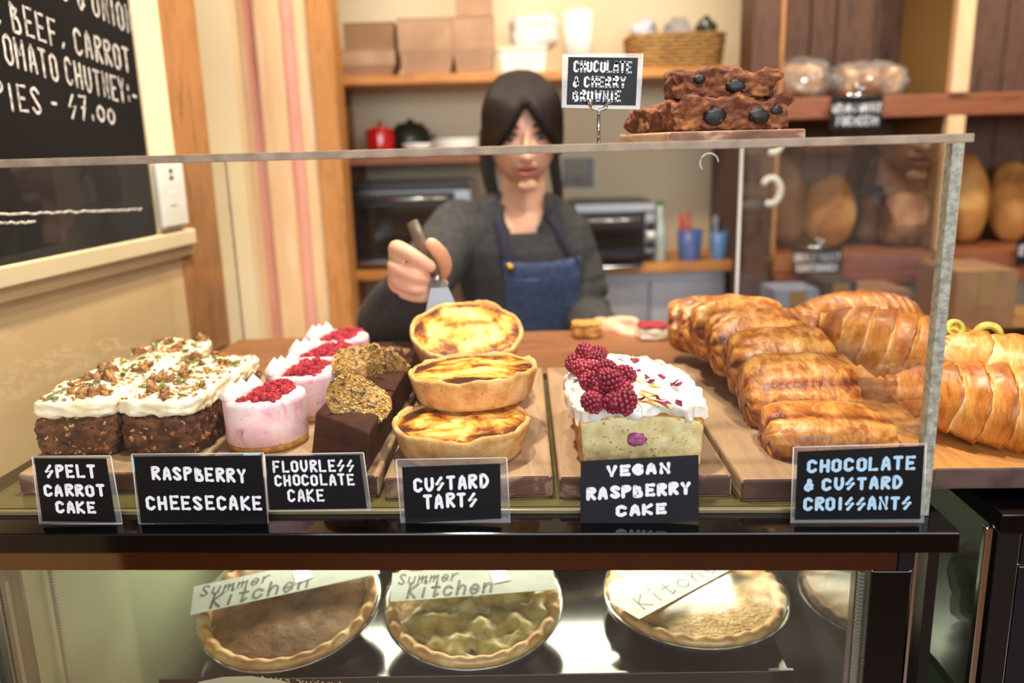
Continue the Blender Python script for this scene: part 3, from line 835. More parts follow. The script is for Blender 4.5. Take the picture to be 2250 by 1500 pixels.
def ifn(p, u):
    x = p.x / (LW / 2)
    p.z += .009 * (1 - min(1.1, x * x))
    p.z += .0035 * noise.noise(Vector((p.x * 40, p.y * 40, 2.2))) + .003 * noise.noise(Vector((p.x * 90, p.y * 90, 5)))
    if u.z < 0 and abs(u.x) > .6: p.z -= .007 * abs(u.x)
    p.z += -.004 * max(0, noise.noise(Vector((p.x * 75, p.y * 75, 8)))) if u.z < 0 else 0
    return p
B().rbox(LW + .014, LD + .010, .021, 40, 4, .0075, 62, 21, ifn, base=False).out('icing', m_icing, lf, loc=(0, LD / 2, LH - .004))
# a raspberry inside the cut face
B().ball((0, 0, 0), (.010, .0022, .0075), 14, 8, amp=.4, freq=2.5, seed=4).out('baked_raspberry', mat('baked_raspberry', [(.4, '8A3A6E'), (.6, 'B0608E')], 150, 3, .8), lf, loc=(-.006, -.0003, .034))
def berry():
    b = B(); n = 54
    for k in range(n):
        z = 1 - 2 * (k + .5) / n * .86; a = k * 2.39996
        s = math.sqrt(max(0, 1 - z * z))
        b.ball((.0092 * s * math.cos(a), .0092 * s * math.sin(a), .0115 * z), .0027, 7, 5)
    b.ball((0, 0, 0), (.0085, .0085, .0105), 12, 8)
    return b.out('raspberry', m_berry)
bp0 = None; rr = random.Random(5)
inv = Matrix.Translation((.130, .797, ZB)) @ RZ(R(-1)); inv.invert()
for (zx, zy, zz) in ((455, 232, 1.214), (545, 240, 1.21), (395, 305, 1.203), (440, 345, 1.204), (530, 290, 1.222), (500, 355, 1.216), (610, 350, 1.224), (715, 395, 1.208), (495, 432, 1.208), (630, 425, 1.222), (560, 470, 1.205), (510, 575, 1.204), (655, 575, 1.204), (705, 490, 1.212), (720, 575, 1.205), (640, 500, 1.205), (570, 520, 1.206)):
    w = inv @ atZ(1140 + zx / 3.125, 700 + zy / 3.125, zz)
    rot = (rr.uniform(-1.6, 1.6), rr.uniform(-1.6, 1.6), rr.uniform(0, 6))
    if bp0 is None: bp0 = berry(); bp0.parent = lf; bp0.location = w; bp0.rotation_euler = rot
    else: share(bp0, lf, w, rot, rr.uniform(.92, 1.12))
def petal():
    v = []; f = []
    for i in range(5):
        for j in range(4):
            x = (i / 4 - .5) * .012; wv = .0035 * math.sin(math.pi * (i + .4) / 4.8)
            y = (j / 3 - .5) * 2 * wv; v.append((x, y, .0014 * math.sin(i * 2) + 40 * y * y))
    for i in range(4):
        for j in range(3): f.append((i * 4 + j, (i + 1) * 4 + j, (i + 1) * 4 + j + 1, i * 4 + j + 1))
    o = mk('petal', v, f, m_petal); md = o.modifiers.new('thick', 'SOLIDIFY'); md.thickness = .0006; return o
pt0 = None
for (zx, zy) in ((830, 555), (960, 555), (1000, 585), (1100, 590), (830, 365), (905, 440), (880, 400), (980, 395), (1060, 445), (800, 290), (1080, 455), (700, 285), (770, 300)):
    w = inv @ atZ(1140 + zx / 3.125, 700 + zy / 3.125, 1.2005); w.z += .0015 + .0035 * noise.noise(Vector((w.x * 40, (w.y - LD / 2) * 40, 2.2)))
    rot = (rr.uniform(-.5, .5), rr.uniform(-.5, .5), rr.uniform(0, 6))
    if pt0 is None: pt0 = petal(); pt0.parent = lf; pt0.location = w; pt0.rotation_euler = rot
    else: share(pt0, lf, w, rot, rr.uniform(.7, 1.2))
b = B()
for (a, c) in (((770, 520), (960, 590)), ((790, 470), (1000, 520)), ((770, 400), (930, 460)), ((800, 380), (900, 425)), ((780, 445), (980, 460)), ((830, 500), (1050, 600)), ((690, 330), (830, 270)), ((740, 290), (880, 270)), ((780, 240), (860, 290))):
    P = []
    for k in range(9):
        q = k / 8
        w = inv @ atZ(1140 + (a[0] + (c[0] - a[0]) * q) / 3.125, 700 + (a[1] + (c[1] - a[1]) * q) / 3.125, 1.2005)
        w.z = LH + .0145 + .009 * (1 - (w.x / .0655) ** 2) + .0035 * noise.noise(Vector((w.x * 40, (w.y - LD / 2) * 40, 2.2))) + .0015
        P.append(w)
    b.tube(P, .0012, 6)
b.out('citrus_drizzle', m_drizzle, lf)

# ================================================================== glazed chocolate croissants
m_pain = mat('glazed_pastry', [(.22, '50240B'), (.40, '8E4818'), (.58, 'B36A28'), (.78, 'DA9E52')], 34, 8, .36, .7, 75, .004, stretch=(1.6, 1, 1), dist=1.2, attr='bake', amt=1.0, coat=.25, croff=.3, nrough=.62)
def pain_mesh(sd, L_=.134, W_=.098, H_=.068):
    rs = []; at = []; n = 72; m = 84
    for i in range(m + 1):
        t = -1 + 2 * i / m
        e = (1 - abs(t) ** 3.4) ** .5
        sh = .62 + .38 * e if i not in (0, m) else .34
        ring = []
        for k in range(n):
            a = 2 * math.pi * k / n
            c, s = math.cos(a), math.sin(a)
            y = math.copysign(abs(c) ** .8, c) * W_ / 2; z = math.copysign(abs(s) ** .85, s) * H_ / 2
            if z < 0: z *= .75
            fl = noise.noise(Vector((t * 2.0, c * 3 + sd, s * 3))); 
            lam = math.sin(a * 9 + 5 * fl + sd) * (abs(t) ** 3)
            wr = noise.noise(Vector((t * 9 + 2 * fl, c * 9 + sd, s * 9 + 3 * fl)))
            q = sh * (1 + .09 * fl + .03 * lam + .03 * noise.noise(Vector((t * 5, c * 4, s * 4 + sd))) + .012 * (1 - 2 * abs(wr)) * max(0, s))
            seam = math.exp(-((a - 1.75 - .12 * fl) / .10) ** 2)
            q *= 1 - .045 * seam
            ring.append(Vector((t * L_ / 2 * (1 - .05 * (1 - abs(s)) + .03 * fl), y * q, z * q)))
            at.append(.50 + .10 * s - .34 * seam + .22 * lam - .05 * abs(t) ** 4 + .10 * (1 - 2 * abs(wr)) + .14 * fl)
        rs.append(ring)
    b = B().rings(rs)
    return b.v, b.f, at
def pain(loc, rot, sd, label, sc=1):
    v, f, at = pain_mesh(sd)
    o = mk('chocolate_croissant', v, f, m_pain, None, True, loc, {'bake': at})
    o.rotation_euler = rot; o.scale = (sc, sc, sc)
    return tag(o, label, 'pastry', 'chocolate croissants in a leaning row')
rowp = [((1812, 962), .85, 8, -3), ((1750, 862), .945, 40, 2), ((1712, 800), 1.02, 47, 5), ((1664, 755), 1.085, 46, 4), ((1622, 727), 1.15, 44, 3), ((1590, 716), 1.215, 40, 0), ((1562, 716), 1.28, 36, -4)]
labs = ['front glazed chocolate croissant with wrinkled shiny crust, behind its card', 'second glazed chocolate croissant, with a dark seam, leaning on the third', 'third glazed chocolate croissant from the front', 'fourth glazed chocolate croissant, middle of the leaning row', 'fifth glazed chocolate croissant of the leaning row', 'sixth glazed chocolate croissant, last but one in the row', 'rearmost glazed chocolate croissant, farthest left of its row']
for k, ((px, py), Y, pitch, yaw) in enumerate(rowp):
    pain(atY(px, py, Y), (R(pitch), R(0 if k else 3), R(yaw)), k * 3.1 + 1, labs[k])

# ================================================================== neighbouring counter with butter croissants
nb = board([(.412, .762), (1.05, .735), (1.07, 1.25), (.43, 1.25)], 1.108, 1.130, 'serving_board', 'long dark edged wooden board carrying the butter croissants, right of the guard', 'board', None,
           wood('oak_board', 'A8703A', 'C08A4C', '8E5A2C', 6, (9, 1.4, 9), .45), mat('dark_board_edge', [(.4, '3E2A28'), (.6, '56403C')], 30, 4, .5), w=.002)
m_croi = mat('butter_croissant', [(.20, '8E4A16'), (.38, 'BC7028'), (.56, 'DA9A48'), (.80, 'F2D69C')], 26, 8, .40, .7, 70, .003, stretch=(3, 1, 1), dist=.8, attr='bake', amt=.85, coat=.3, croff=.25, nrough=.62)
def croissant_mesh(sd, L_=.215, rad=.046, bend=.03, wraps=10.5, pale=0):
    rs = []; at = []; m = 150; n = 36
    for i in range(m + 1):
        t = -1 + 2 * i / m
        env = max(.10, (1 - abs(t) ** 2.1)) ** .62
        ring = []
        for k in range(n):
            a = 2 * math.pi * k / n
            w = (abs(t + .05 * math.sin(a + sd)) ** .9 * wraps / 2 + .10 * math.sin(a * 1.0 + sd) + .16 * noise.noise(Vector((t * 2, math.cos(a), math.sin(a) + sd)))) % 1.0
            step = (1 - w)         # each wrap steps down towards the tips
            r = rad * env * (1 + .19 * (step ** .7 - .5) * (1 - .4 * abs(t)) + .05 * noise.noise(Vector((t * 12, math.cos(a) * 5 + sd, math.sin(a) * 5))))
            y = r * math.cos(a); z = r * .86 * math.sin(a)
            ring.append(Vector((t * L_ / 2, y + bend * t * t, z)))
            at.append(.34 + .30 * max(0, (w - .45) / .55) ** 1.5 - .10 * (w < .12) - .06 * math.sin(a) + pale + .06 * (1 - abs(math.sin(a))) + .16 * noise.noise(Vector((t * 4, math.cos(a) * 2, sd))))
        rs.append(ring)
    b = B().rings(rs)
    return b.v, b.f, at
def croissant(loc, rot, sd, label, sc=1, pale=0, **k):
    v, f, at = croissant_mesh(sd, pale=pale, **k)
    o = mk('butter_croissant', v, f, m_croi, None, True, loc, {'bake': at})
    o.rotation_euler = rot; o.scale = (sc,) * 3
    return tag(o, label, 'croissant', 'butter croissants on the long board')
croissant(Vector((.528, .822, 1.130 + .0400)), (0, R(4), R(-17)), 2.0, 'large butter croissant lying on the board, lowest of the pile', 1.12, L_=.225)
croissant(atY(2035, 778, .985), (R(8), R(12), R(-22)), 5.0, 'brown butter croissant resting on top of the lower one, behind the side panel', 1.12, L_=.235)
croissant(atY(1915, 694, 1.22), (R(5), R(6), R(8)), 7.5, 'small golden croissant at the very back, highest of the pile', .9)
croissant(atY(1770, 735, 1.20), (R(0), R(-20), R(60)), 9.0, 'partly hidden croissant between the glazed row and the pile', .7)
fc = thing('filled_croissant', 'pale filled croissant with green olive pieces sticking out, right edge', 'croissant', atY(2285, 838, .85), (R(6), R(17), R(-12)))
v, f, at = croissant_mesh(11, .22, .047, .02, 6.5, .16)
mk('crust', v, f, m_croi, fc, True, None, {'bake': at})
m_olive = mat('pickled_pepper', [(.4, 'A8A03C'), (.6, 'C9C05A')], 60, 2, .25)
m_leaf = mat('salad_leaf', [(.4, '3E5A20'), (.6, '5E7A30')], 80, 3, .45)
m_feta = mat('white_cheese', 'EFE8D8', rough=.6)
inf = (Matrix.Translation(fc.location) @ Euler(fc.rotation_euler).to_matrix().to_4x4()).inverted()
def ringmesh(r, rr_):
    b = B(); rs = []
    for i in range(21):
        a = 2 * math.pi * i / 20
        rs.append([Vector(((r + rr_ * math.cos(q)) * math.cos(a), (r + rr_ * math.cos(q)) * math.sin(a), 1.3 * rr_ * math.sin(q))) for q in [2 * math.pi * k / 8 for k in range(8)]])
    return b.rings(rs, cap=False)
for k, (px, py, Y, r) in enumerate(((2098, 722, .92, .0085), (2092, 735, .92, .007), (2170, 736, .92, .012), (2205, 762, .92, .007), (2232, 782, .91, .009))):
    o = ringmesh(r, r * .38).out('pepper_ring', m_olive, fc, loc=inf @ atY(px, py, Y)); o.rotation_euler = (R(60 + 20 * k), R(30 * k), 0)
for k, (px, py, Y) in enumerate(((2060, 735, 1.02), (2190, 762, 1.02), (2215, 765, 1.0), (2245, 790, 1.0))):
    B().ball((0, 0, 0), (.011, .009, .005), 10, 6, amp=.5, freq=3, seed=k).out('salad_leaf', m_leaf, fc, loc=inf @ atY(px, py, Y))
for k, (px, py, Y) in enumerate(((2178, 745, 1.0), (2205, 765, .99), (2065, 728, 1.01))):
    B().ball((0, 0, 0), (.007, .006, .004), 8, 6, amp=.5, freq=3, seed=k + 9).out('cheese_crumb', m_feta, fc, loc=inf @ atY(px, py, Y))
# ================================================================== hand written price cards on the guard
m_card = mat('black_card', [(.3, '060508'), (.7, '0B0A0E')], 40, 3, .4, spec=.2)
m_cardv = mat('matte_card', [(.3, '0E0D14'), (.7, '17161F')], 40, 3, .55, spec=.25)
m_marker = mat('white_marker', 'DDE0EA', rough=.6)
m_bluemarker = mat('pale_blue_marker', '9FC0DC', rough=.6)
m_sleeve = pane_mat('plastic_sleeve', .07, (.96, .97, .98, 1), .12, 1.5, gmax=.5)
m_rim = mat('sleeve_rim', 'C9C6C4', rough=.25)
m_tape = mat('pale_blue_tape', '9CC6D4', rough=.5)
def price_card(px4, lines, label, sleeve4=None, wd=.0031, mcard=m_card, mink=m_marker, lean=.006, jit=.03, tape=(), ybase=None, name='price_card', off=.013):
    def corner(p, top):
        w = atY(p[0], p[1], .74)
        for _ in range(3): w = atY(p[0], p[1], (front(w.x) - off + (lean if top else 0)) if ybase is None else ybase)
        return w
    TL, TR, BR, BL = [corner(p, i < 2) for i, p in enumerate(px4)]
    org = (BL + BR) / 2
    t = thing(name, label, 'sign', org)
    nrm = (BR - BL).cross(TL - BL).normalized()
    if nrm.y > 0: nrm = -nrm
    TL, TR, BR, BL = [p - org for p in (TL, TR, BR, BL)]
    def fm(u, v): return TL.lerp(TR, u).lerp(BL.lerp(BR, u), v) + nrm * .0004, nrm
    def plate(q, z0, z1):
        b = B(); b.add([p + nrm * z0 for p in q] + [p + nrm * z1 for p in q], [(0, 1, 2, 3), (7, 6, 5, 4), (0, 4, 5, 1), (1, 5, 6, 2), (2, 6, 7, 3), (3, 7, 4, 0)]); return b
    plate((TL, TR, BR, BL), -.0005, 0).out('card', mcard, t, False)
    if sleeve4:
        S = [corner(p, i < 2) - org for i, p in enumerate(sleeve4)]
        sl = plate(S, -.0014, -.0008).out('sleeve', m_sleeve, t, False)
        b = B()
        for i in range(4): b.tube([S[i] - nrm * .001, S[(i + 1) % 4] - nrm * .001], .00045, 6)
        b.out('rim', m_rim, sl)
    ch_ = (TL - BL).length; cw_ = (TR - TL).length; hv = wd / 2 / ch_; hu = wd / 2 / cw_
    for k, ln in enumerate(lines):
        tx, u0, u1, v, h = ln[:5]
        lettering(tx, fm, u0 + hu, u1 - hu, v - hv, h - 2 * hv, wd, mink, t, jit, k + 3, v1=ln[5] - hv if len(ln) > 5 else None)
    for (a, c, e, g) in tape:
        q = [fm(a, c)[0], fm(e, c)[0], fm(e, g)[0], fm(a, g)[0]]
        plate([p - nrm * .0006 for p in q], -.0006, 0).out('tape', m_tape, t, False)
    return t
price_card(((75, 1007), (233, 1007), (254, 1147), (93, 1145)), [('$PELT', .13, .83, .31, .22), ('CARROT', .08, .92, .60, .2), ('CAKE', .21, .76, .87, .2)],
           'black card reading SPELT CARROT CAKE in a clear sleeve', ((69, 1003), (242, 1002), (268, 1151), (86, 1153)))
price_card(((293, 1003), (574, 1000), (588, 1151), (310, 1149)), [('RASPBERRY', .13, .87, .35, .21, .40), ('CHEESECAKE', .06, .97, .80, .22)],
           'black card reading RASPBERRY CHEESECAKE, taped at its corners', ((288, 998), (578, 996), (589, 1153), (304, 1152)), tape=((-.02, .02, .04, .2), (.86, -.03, .99, .05)))
price_card(((583, 1002), (790, 999), (806, 1117), (592, 1120)), [('FLOURLE$$', .07, .93, .31, .23), ('CHOCOLATE', .08, .91, .56, .22), ('CAKE', .20, .58, .86, .24)],
           'black card reading FLOURLESS CHOCOLATE CAKE, small and slightly raised', ((580, 999), (798, 995), (815, 1121), (588, 1124)), wd=.0024)
price_card(((883, 1026), (1099, 1018), (1101, 1139), (891, 1150)), [('CU$TARD', .11, .88, .46, .26, .43), ('TART$', .20, .76, .76, .27)],
           'black card reading CUSTARD TARTS in a wide crumpled sleeve', ((870, 1010), (1113, 1006), (1121, 1155), (882, 1165)))
price_card(((1276, 1013), (1535, 999), (1536, 1143), (1275, 1160)), [('VEGAN', .22, .76, .26, .18), ('RASPBERRY', .05, .93, .59, .2), ('CAKE', .30, .73, .87, .18)],
           'unsleeved black card reading VEGAN RASPBERRY CAKE in bold white', None, wd=.0037, mcard=m_cardv)
price_card(((1753, 992), (2031, 979), (2022, 1140), (1747, 1142)), [('CHOCOLATE', .08, .94, .32, .20), ('& CU$TARD', .06, .84, .58, .19), ('CROI$$ANT$', .06, .92, .87, .2)],
           'black card reading CHOCOLATE & CUSTARD CROISSANTS in pale blue, below the glazed row', ((1744, 983), (2036, 975), (2030, 1154), (1738, 1155)), wd=.0032, mink=m_bluemarker, off=.015)

# ================================================================== brownies on top of the guard
ZG = 1.4428
m_brown = mat('brownie', [(.3, '4A2416'), (.5, '6E3E26'), (.72, 'A0683C')], 50, 6, .85, .9, 120, .004)
m_cherry = mat('dark_cherry', '120A12', rough=.5)
bo = board([(.186, .975), (.352, 1.0), (.335, 1.165), (.150, 1.14)], ZG, ZG + .0175, 'serving_board', 'small wooden board on top of the acrylic guard under the brownies', 'board', None, m_board,
           mat('board_side', [(.35, '5A3A30'), (.52, '7A5444'), (.68, 'C8A68E')], 20, 5, .65, stretch=(1, 1, 2)), w=.003)
def brownie(loc, rot, dims, sd, label, cherries=()):
    t = thing('brownie', label, 'brownie', loc, rot, 'stacked cherry brownies')
    B().rbox(*dims, 44, 9, .008, 46, sd, lambda p, u: p + Vector((0, 0, .007 * noise.noise(Vector((p.x * 38, p.y * 38, sd + 2))) * max(0, u.z))) + Vector((u.x, u.y, u.z * .6)) * .0035 * noise.noise(p * 150 + Vector((sd, 0, 0))), base=True).out('cake', m_brown, t)
    for k, (x, y, z, r) in enumerate(cherries):
        B().ball((0, 0, 0), (r * 1.15, r * .40, r * .85), 18, 12, amp=.3, freq=2, seed=k).out('cherry', m_cherry, t, loc=(x, y, z))
    return t
zb2 = ZG + .0178
brownie(atY(1592, 240, 1.045) * 1 + Vector((0, 0, zb2 - atY(1592, 240, 1.045).z)), (0, 0, R(6)), (.138, .075, .036), 3, 'wide lower brownie slab with dark cherries showing in its side', ((-.025, -.038, .017, .012), (.028, -.04, .016, .011), (.05, -.038, .022, .006)))
p = atY(1580, 190, 1.055); brownie(Vector((p.x, p.y, zb2 + .0375)), (0, R(1), R(-3)), (.122, .07, .032), 8, 'upper brownie slab lying on the lower one, lumpy crust', ((-.03, -.036, .022, .006), (.012, -.037, .013, .010)))
p = atY(1438, 245, 1.10); brownie(Vector((p.x, p.y, zb2)), (0, 0, R(20)), (.05, .06, .029), 14, 'small brownie piece at the end of the board, beside the clip stand')

# sign clip stand
st = thing('sign_stand', 'wire clip stand holding the chocolate and cherry brownie card on the guard', 'sign stand', Vector((.108, 1.0, ZG)))
B().lathe([(.016, 0), (.016, .003), (.012, .005), (.003, .006)], 24).out('foot', m_chrome, st)
B().tube([(0, 0, .005), (0, 0, .046)], .0022, 10).out('rod', m_chrome, st)
b = B()
b.tube([(-.010, -.006, .052), (-.007, -.007, .046), (0, -.006, .044), (.007, -.007, .046), (.010, -.006, .052)], .0020, 8)
b.ball((-.0105, -.007, .054), .0036, 10, 7); b.ball((.0105, -.007, .054), .0036, 10, 7)
b.out('clip', m_chrome, st)
sg = price_card(((1249, 125), (1402, 127), (1397, 232), (1245, 230)), [('CHOCOLATE', .08, .92, .32, .25), ('& CHERRY', .08, .84, .63, .24), ('BROWNIE', .08, .78, .93, .24)],
                'black card reading CHOCOLATE & CHERRY BROWNIE, held above the guard by a clip', ((1237, 118), (1413, 118), (1407, 240), (1234, 236)), wd=.0025, ybase=1.0)

# ================================================================== wrapped pies in the lower case
m_piecrust = mat('pie_crust', [(.3, 'B47C3E'), (.5, 'D09C58'), (.7, 'E6BE80')], 26, 5, .55, .6, 55, .004)
m_apple = mat('apple_filling', [(.3, '8E6C2C'), (.5, 'C4A654'), (.7, 'DECB8A')], 34, 4, .35, .4, 80, .003)
m_choccr = mat('dark_pie_top', [(.3, '6A4826'), (.5, '946838'), (.7, 'AC7C48')], 40, 6, .55, .5, 120, .002)
m_goldtop = mat('golden_pie_top', [(.3, 'B8803A'), (.5, 'D6A858'), (.7, 'EACB8C')], 50, 6, .5, .9, 200, .004)
m_foil = mat('foil_dish', 'A8A5A0', rough=.35, metal=1)
m_wrap = pane_mat('cling_film', .015, (.97, .97, .95, 1), .14, 1.4, gmax=.22)
m_label = mat('paper_label', [(.4, '9EA296'), (.6, 'AAAEA2')], 30, 2, .55)
m_labelink = mat('grey_ink', '4A4A42', rough=.6)
m_tapew = mat('white_tape', 'EEF0EE', rough=.35)
def pie(loc, rot, rad, top, label, strip=None, sd=1, lumps=0):
    t = thing('pie', label, 'pie', loc, rot, 'wrapped pies on the inner shelf')
    B().lathe([(rad * .74, 0), (rad * .78, .001), (rad * .96, .022), (rad * 1.01, .0235), (rad * 1.01, .0250), (rad * .95, .0245), (rad * .76, .003)], 48).out('dish', m_foil, t)
    def crimp(r, z, a): return (r * (1 + .012 * math.cos(26 * a) + .01 * noise.noise(Vector((math.cos(a) * 3, math.sin(a) * 3, sd)))), z + (.0025 * math.cos(26 * a) if z > .02 else 0))
    B().lathe([(rad * .90, .018), (rad * .985, .0255), (rad * .985, .031), (rad * .94, .0345), (rad * .88, .032), (rad * .84, .027)], 120, fn=crimp).out('crust', m_piecrust, t)
    n = 64; v = []; f = []
    for i in range(17):
        r = rad * .90 * i / 16
        for k in range(n):
            a = 2 * math.pi * k / n; x, y = r * math.cos(a), r * math.sin(a)
            z = .0275 + .006 * (1 - (i / 16) ** 2) + lumps * noise.noise(Vector((x * 42, y * 42, sd))) + lumps * .5 * noise.noise(Vector((x * 90, y * 90, sd))) + .0012 * noise.noise(Vector((x * 60, y * 60, sd + 5)))
            v.append((x, y, z))
    for i in range(16):
        for k in range(n): f.append((i * n + k, (i + 1) * n + k, (i + 1) * n + (k + 1) % n, i * n + (k + 1) % n))
    mk('filling', v, f, top, t)
    def wr(r, z, a): return (r * (1 + .006 * noise.noise(Vector((math.cos(a) * 8, math.sin(a) * 8, z * 30)))), z + .0006 * math.sin(17 * a) * (1 if r > rad * .7 else 0))
    B().lathe([(rad * .80, -.0004), (rad * 1.02, .020), (rad * 1.035, .026), (rad * 1.0, .0385), (rad * .9, .0405), (rad * .6, .0418), (rad * .3, .0423), (.01, .0425), (.001, .0425)], 60, fn=wr, cap=False).out('film', m_wrap, t)
    if strip:
        cxs, cys, ang, w, h, txt, sl, st_ = strip
        M = T(cxs, cys, .0436) @ RZ(R(ang))
        lb = B().box(-w / 2, -h / 2, 0, w / 2, h / 2, .0006, M).out('paper_strip', m_label, t, False)
        nz = M.to_3x3() @ Vector((0, 0, 1))
        def fm(u, v): return M @ Vector((-w / 2 + w * u, h / 2 - h * v, .0009)), nz
        for (tx, u0, u1, vv, hh, wdt) in txt:
            lettering(tx, fm, u0, u1, vv, hh, wdt, m_labelink, lb, .0, 2, slant=.22, nib=.0)
        if st_:
            B().box(st_ - .011, -.013, .0008, st_ + .011, .012, .0013, M @ RZ(.2)).out('tape', m_tapew, lb, False)
    return t
zs = .8665
SK_TXT = [('Summer', .04, .40, .42, .34, .0022), ('Kitchen', .10, .60, .92, .46, .0034)]
pie((-.292, .962, .863), (R(11), R(-2), 0), .114, m_choccr, 'brown topped pie in film, its paper band slanting up, farthest left on the shelf', (-.006, .022, 14, .235, .054, SK_TXT, 0, .02), 1)
pie((-.058, .954, .863), (R(11), R(0), 0), .112, m_apple, 'chunky apple pie in film with paper band and white tape, middle of the shelf', (.0, .016, 4, .208, .054, SK_TXT, 0, .035), 2, .011)
pie((.232, .985, .8435), (R(1), 0, 0), .118, m_goldtop, 'golden crumb topped pie in film, its paper band running up to the corner', (-.02, .002, 38, .21, .052, [('Kitchen', .10, .9, .8, .5, .002)], 0, None), 3, .002)
pie((.055, 1.19, .863), (R(11), 0, 0), .10, m_apple, 'half hidden pie at the back, between the apple pie and the golden pie', None, 4, .006)
# ================================================================== shelves behind the counter
m_card1 = mat('kraft_card', [(.35, 'B08A6C'), (.65, 'C09C7E')], 12, 3, .8)
m_card2 = mat('kraft_card_dark', [(.35, '8E6A4C'), (.65, '9C7858')], 12, 3, .8)
m_red = mat('red_enamel', 'B00F16', rough=.15, coat=.5)
m_greenblk = mat('dark_green_pot', '2E3628', rough=.25)
m_wicker = mat('wicker', [(.35, '8A6434'), (.65, 'BC9050')], 60, 3, .7)
m_blue = mat('blue_plastic', '4A62A0', rough=.4)
m_fridge = mat('white_cabinet', [(.4, 'C9CAD6'), (.6, 'D4D4DE')], 3, 2, .35)
m_bluegrey = mat('blue_grey_plastic', '8E97B0', rough=.5)
m_ovenglass = mat('oven_glass', '1E1712', rough=.08, spec=.6)
m_plastbag = pane_mat('clear_bag', .16, (.96, .96, .97, 1), .12, 1.55, gmax=.7)
m_bread = mat('bread_crust', [(.28, '8A5426'), (.45, 'B97C3C'), (.6, 'D2A05A'), (.75, 'E6C890')], 9, 5, .7, .35, 40, .004, dist=.6)
m_breaddk = mat('dark_bread_crust', [(.3, '5E3C24'), (.5, '8A5C38'), (.7, 'B08A62')], 10, 5, .75, .4, 40, .004)
m_bun = mat('white_bun', [(.35, 'C98A48'), (.55, 'EAD2A6'), (.7, 'F6EAD2')], 8, 3, .6)

YS = 2.45
ws = thing('wall_shelf', 'tall honey coloured shelf unit on the back wall behind the woman', 'shelf', (.1, 2.6, 0))
def wpart(b, name, m, w=.003):
    for v in b.v: v -= Vector((.1, 2.6, 0))
    return bev(b.out(name, m, ws, False), w)
wpart(B().box(-.49, YS, 1.627, .685, 2.755, 1.652), 'shelf_board', m_orange)
wpart(B().box(-.49, YS, 1.405, .12, 2.755, 1.428), 'shelf_board', m_redwood)
wpart(B().box(-.47, YS - .02, 1.072, .70, 2.755, 1.098), 'shelf_board', m_orange)
wpart(B().box(-.508, YS + .02, 0, -.488, 2.755, 1.58), 'upright', m_oak)
wpart(B().box(.665, YS + .02, 0, .69, 2.755, 1.6265), 'upright', m_darkwood)
wpart(B().box(-.535, 2.37, 1.585, -.4905, 2.755, 1.641), 'bracket', m_redwood)
wpart(B().box(-.52, 2.40, 1.35, -.46, 2.755, 1.40), 'bracket', m_redwood)

def pb(x0, y0, x1, y1, Y):
    """world box of a pixel rectangle on the plane at depth Y"""
    a = atY((x0 + x1) / 2, y1, Y); c = atY((x0 + x1) / 2, y0, Y)
    w = (x1 - x0) / FPX * (Y * math.cos(PITCH) + (CAM_H - (a.z + c.z) / 2) * math.sin(PITCH))
    return a.x, a.z, w, c.z - a.z
def carton(px, Y, d, label, z=None, m=m_card1, taper=.82, group='kraft food boxes on the top shelf'):
    x, z0, w, h = pb(*px, Y)
    if z is not None: h = h + z0 - z; z0 = z
    t = thing('food_box', label, 'box', (x, Y + d / 2, z0), group=group)
    b = B(); q = taper
    ring = lambda s, z_: [(-w / 2 * s, -d / 2 * s, z_), (w / 2 * s, -d / 2 * s, z_), (w / 2 * s, d / 2 * s, z_), (-w / 2 * s, d / 2 * s, z_)]
    b.rings([ring(q, .0005), ring(1, h * .45), ring(1, h)])
    bev(b.out('tray', m, t, False), .002)
    bev(B().box(-w / 2 - .001, -d / 2 - .001, h + .0004, w / 2 + .001, d / 2 + .001, h + .004).out('lid', m, t, False), .001)
    return z0 + h + .0045
zt1 = 1.6525
za = carton((735, 112, 870, 168), YS + .01, .14, 'low kraft box at the left end of the top shelf', zt1)
carton((757, 52, 868, 112), YS + .03, .12, 'darker kraft box stacked on the low box, left end of the top shelf', za + .001, m_card2, 1)
zc = carton((877, 42, 1000, 162), YS + .01, .15, 'tall kraft box next to the low box on the top shelf', zt1)
zd = carton((995, 38, 1088, 158), YS + .01, .15, 'tall kraft box standing above the woman, right of the other tall box', zt1)
carton((1002, -60, 1082, 33), YS + .02, .13, 'kraft box on top of the right tall box, cut by the frame', zd + .001, m_card1, 1)
# white tubs, bag, paper roll
x, z0, w, h = pb(1097, 108, 1202, 158, YS + .02)
t = thing('plastic_tub', 'white plastic tub on the top shelf right of the kraft boxes', 'tub', (x, YS + .10, zt1))
B().rings([[(sx * w / 2 * s, sy * .07 * s, zz) for sx, sy in ((-1, -1), (1, -1), (1, 1), (-1, 1))] for s, zz in ((.9, 0), (1, h))]).out('body', m_white, t, False)
bev(B().box(-w / 2 - .004, -.074, h + .0002, w / 2 + .004, .074, h + .006).out('lid', m_white, t, False), .002)
x2, _, w2, h2 = pb(1115, 40, 1225, 104, YS + .05)
tag(B().rbox(w2, .12, h2 + .015, 16, 3.5, .012, 14, 4, base=True).out('plastic_bag', mat('milky_bag', [(.4, 'CFCBC6'), (.6, 'E4E0DC')], 10, 3, .35), None, True, (x2 + .006, YS + .11, zt1 + h + .0075)), 'crumpled milky plastic bag on the white tub', 'bag')
x3, _, w3, _ = pb(1240, 25, 1306, 120, YS + .06)
t = thing('paper_towel_roll', 'upright white paper towel roll on the top shelf', 'paper roll', (x3, YS + .10, zt1))
B().lathe([(w3 / 2 * .35, .001), (w3 / 2, 0), (w3 / 2, .17), (w3 / 2 * .35, .1705), (w3 / 2 * .33, .15)], 32, cap=False).out('paper', m_white, t)
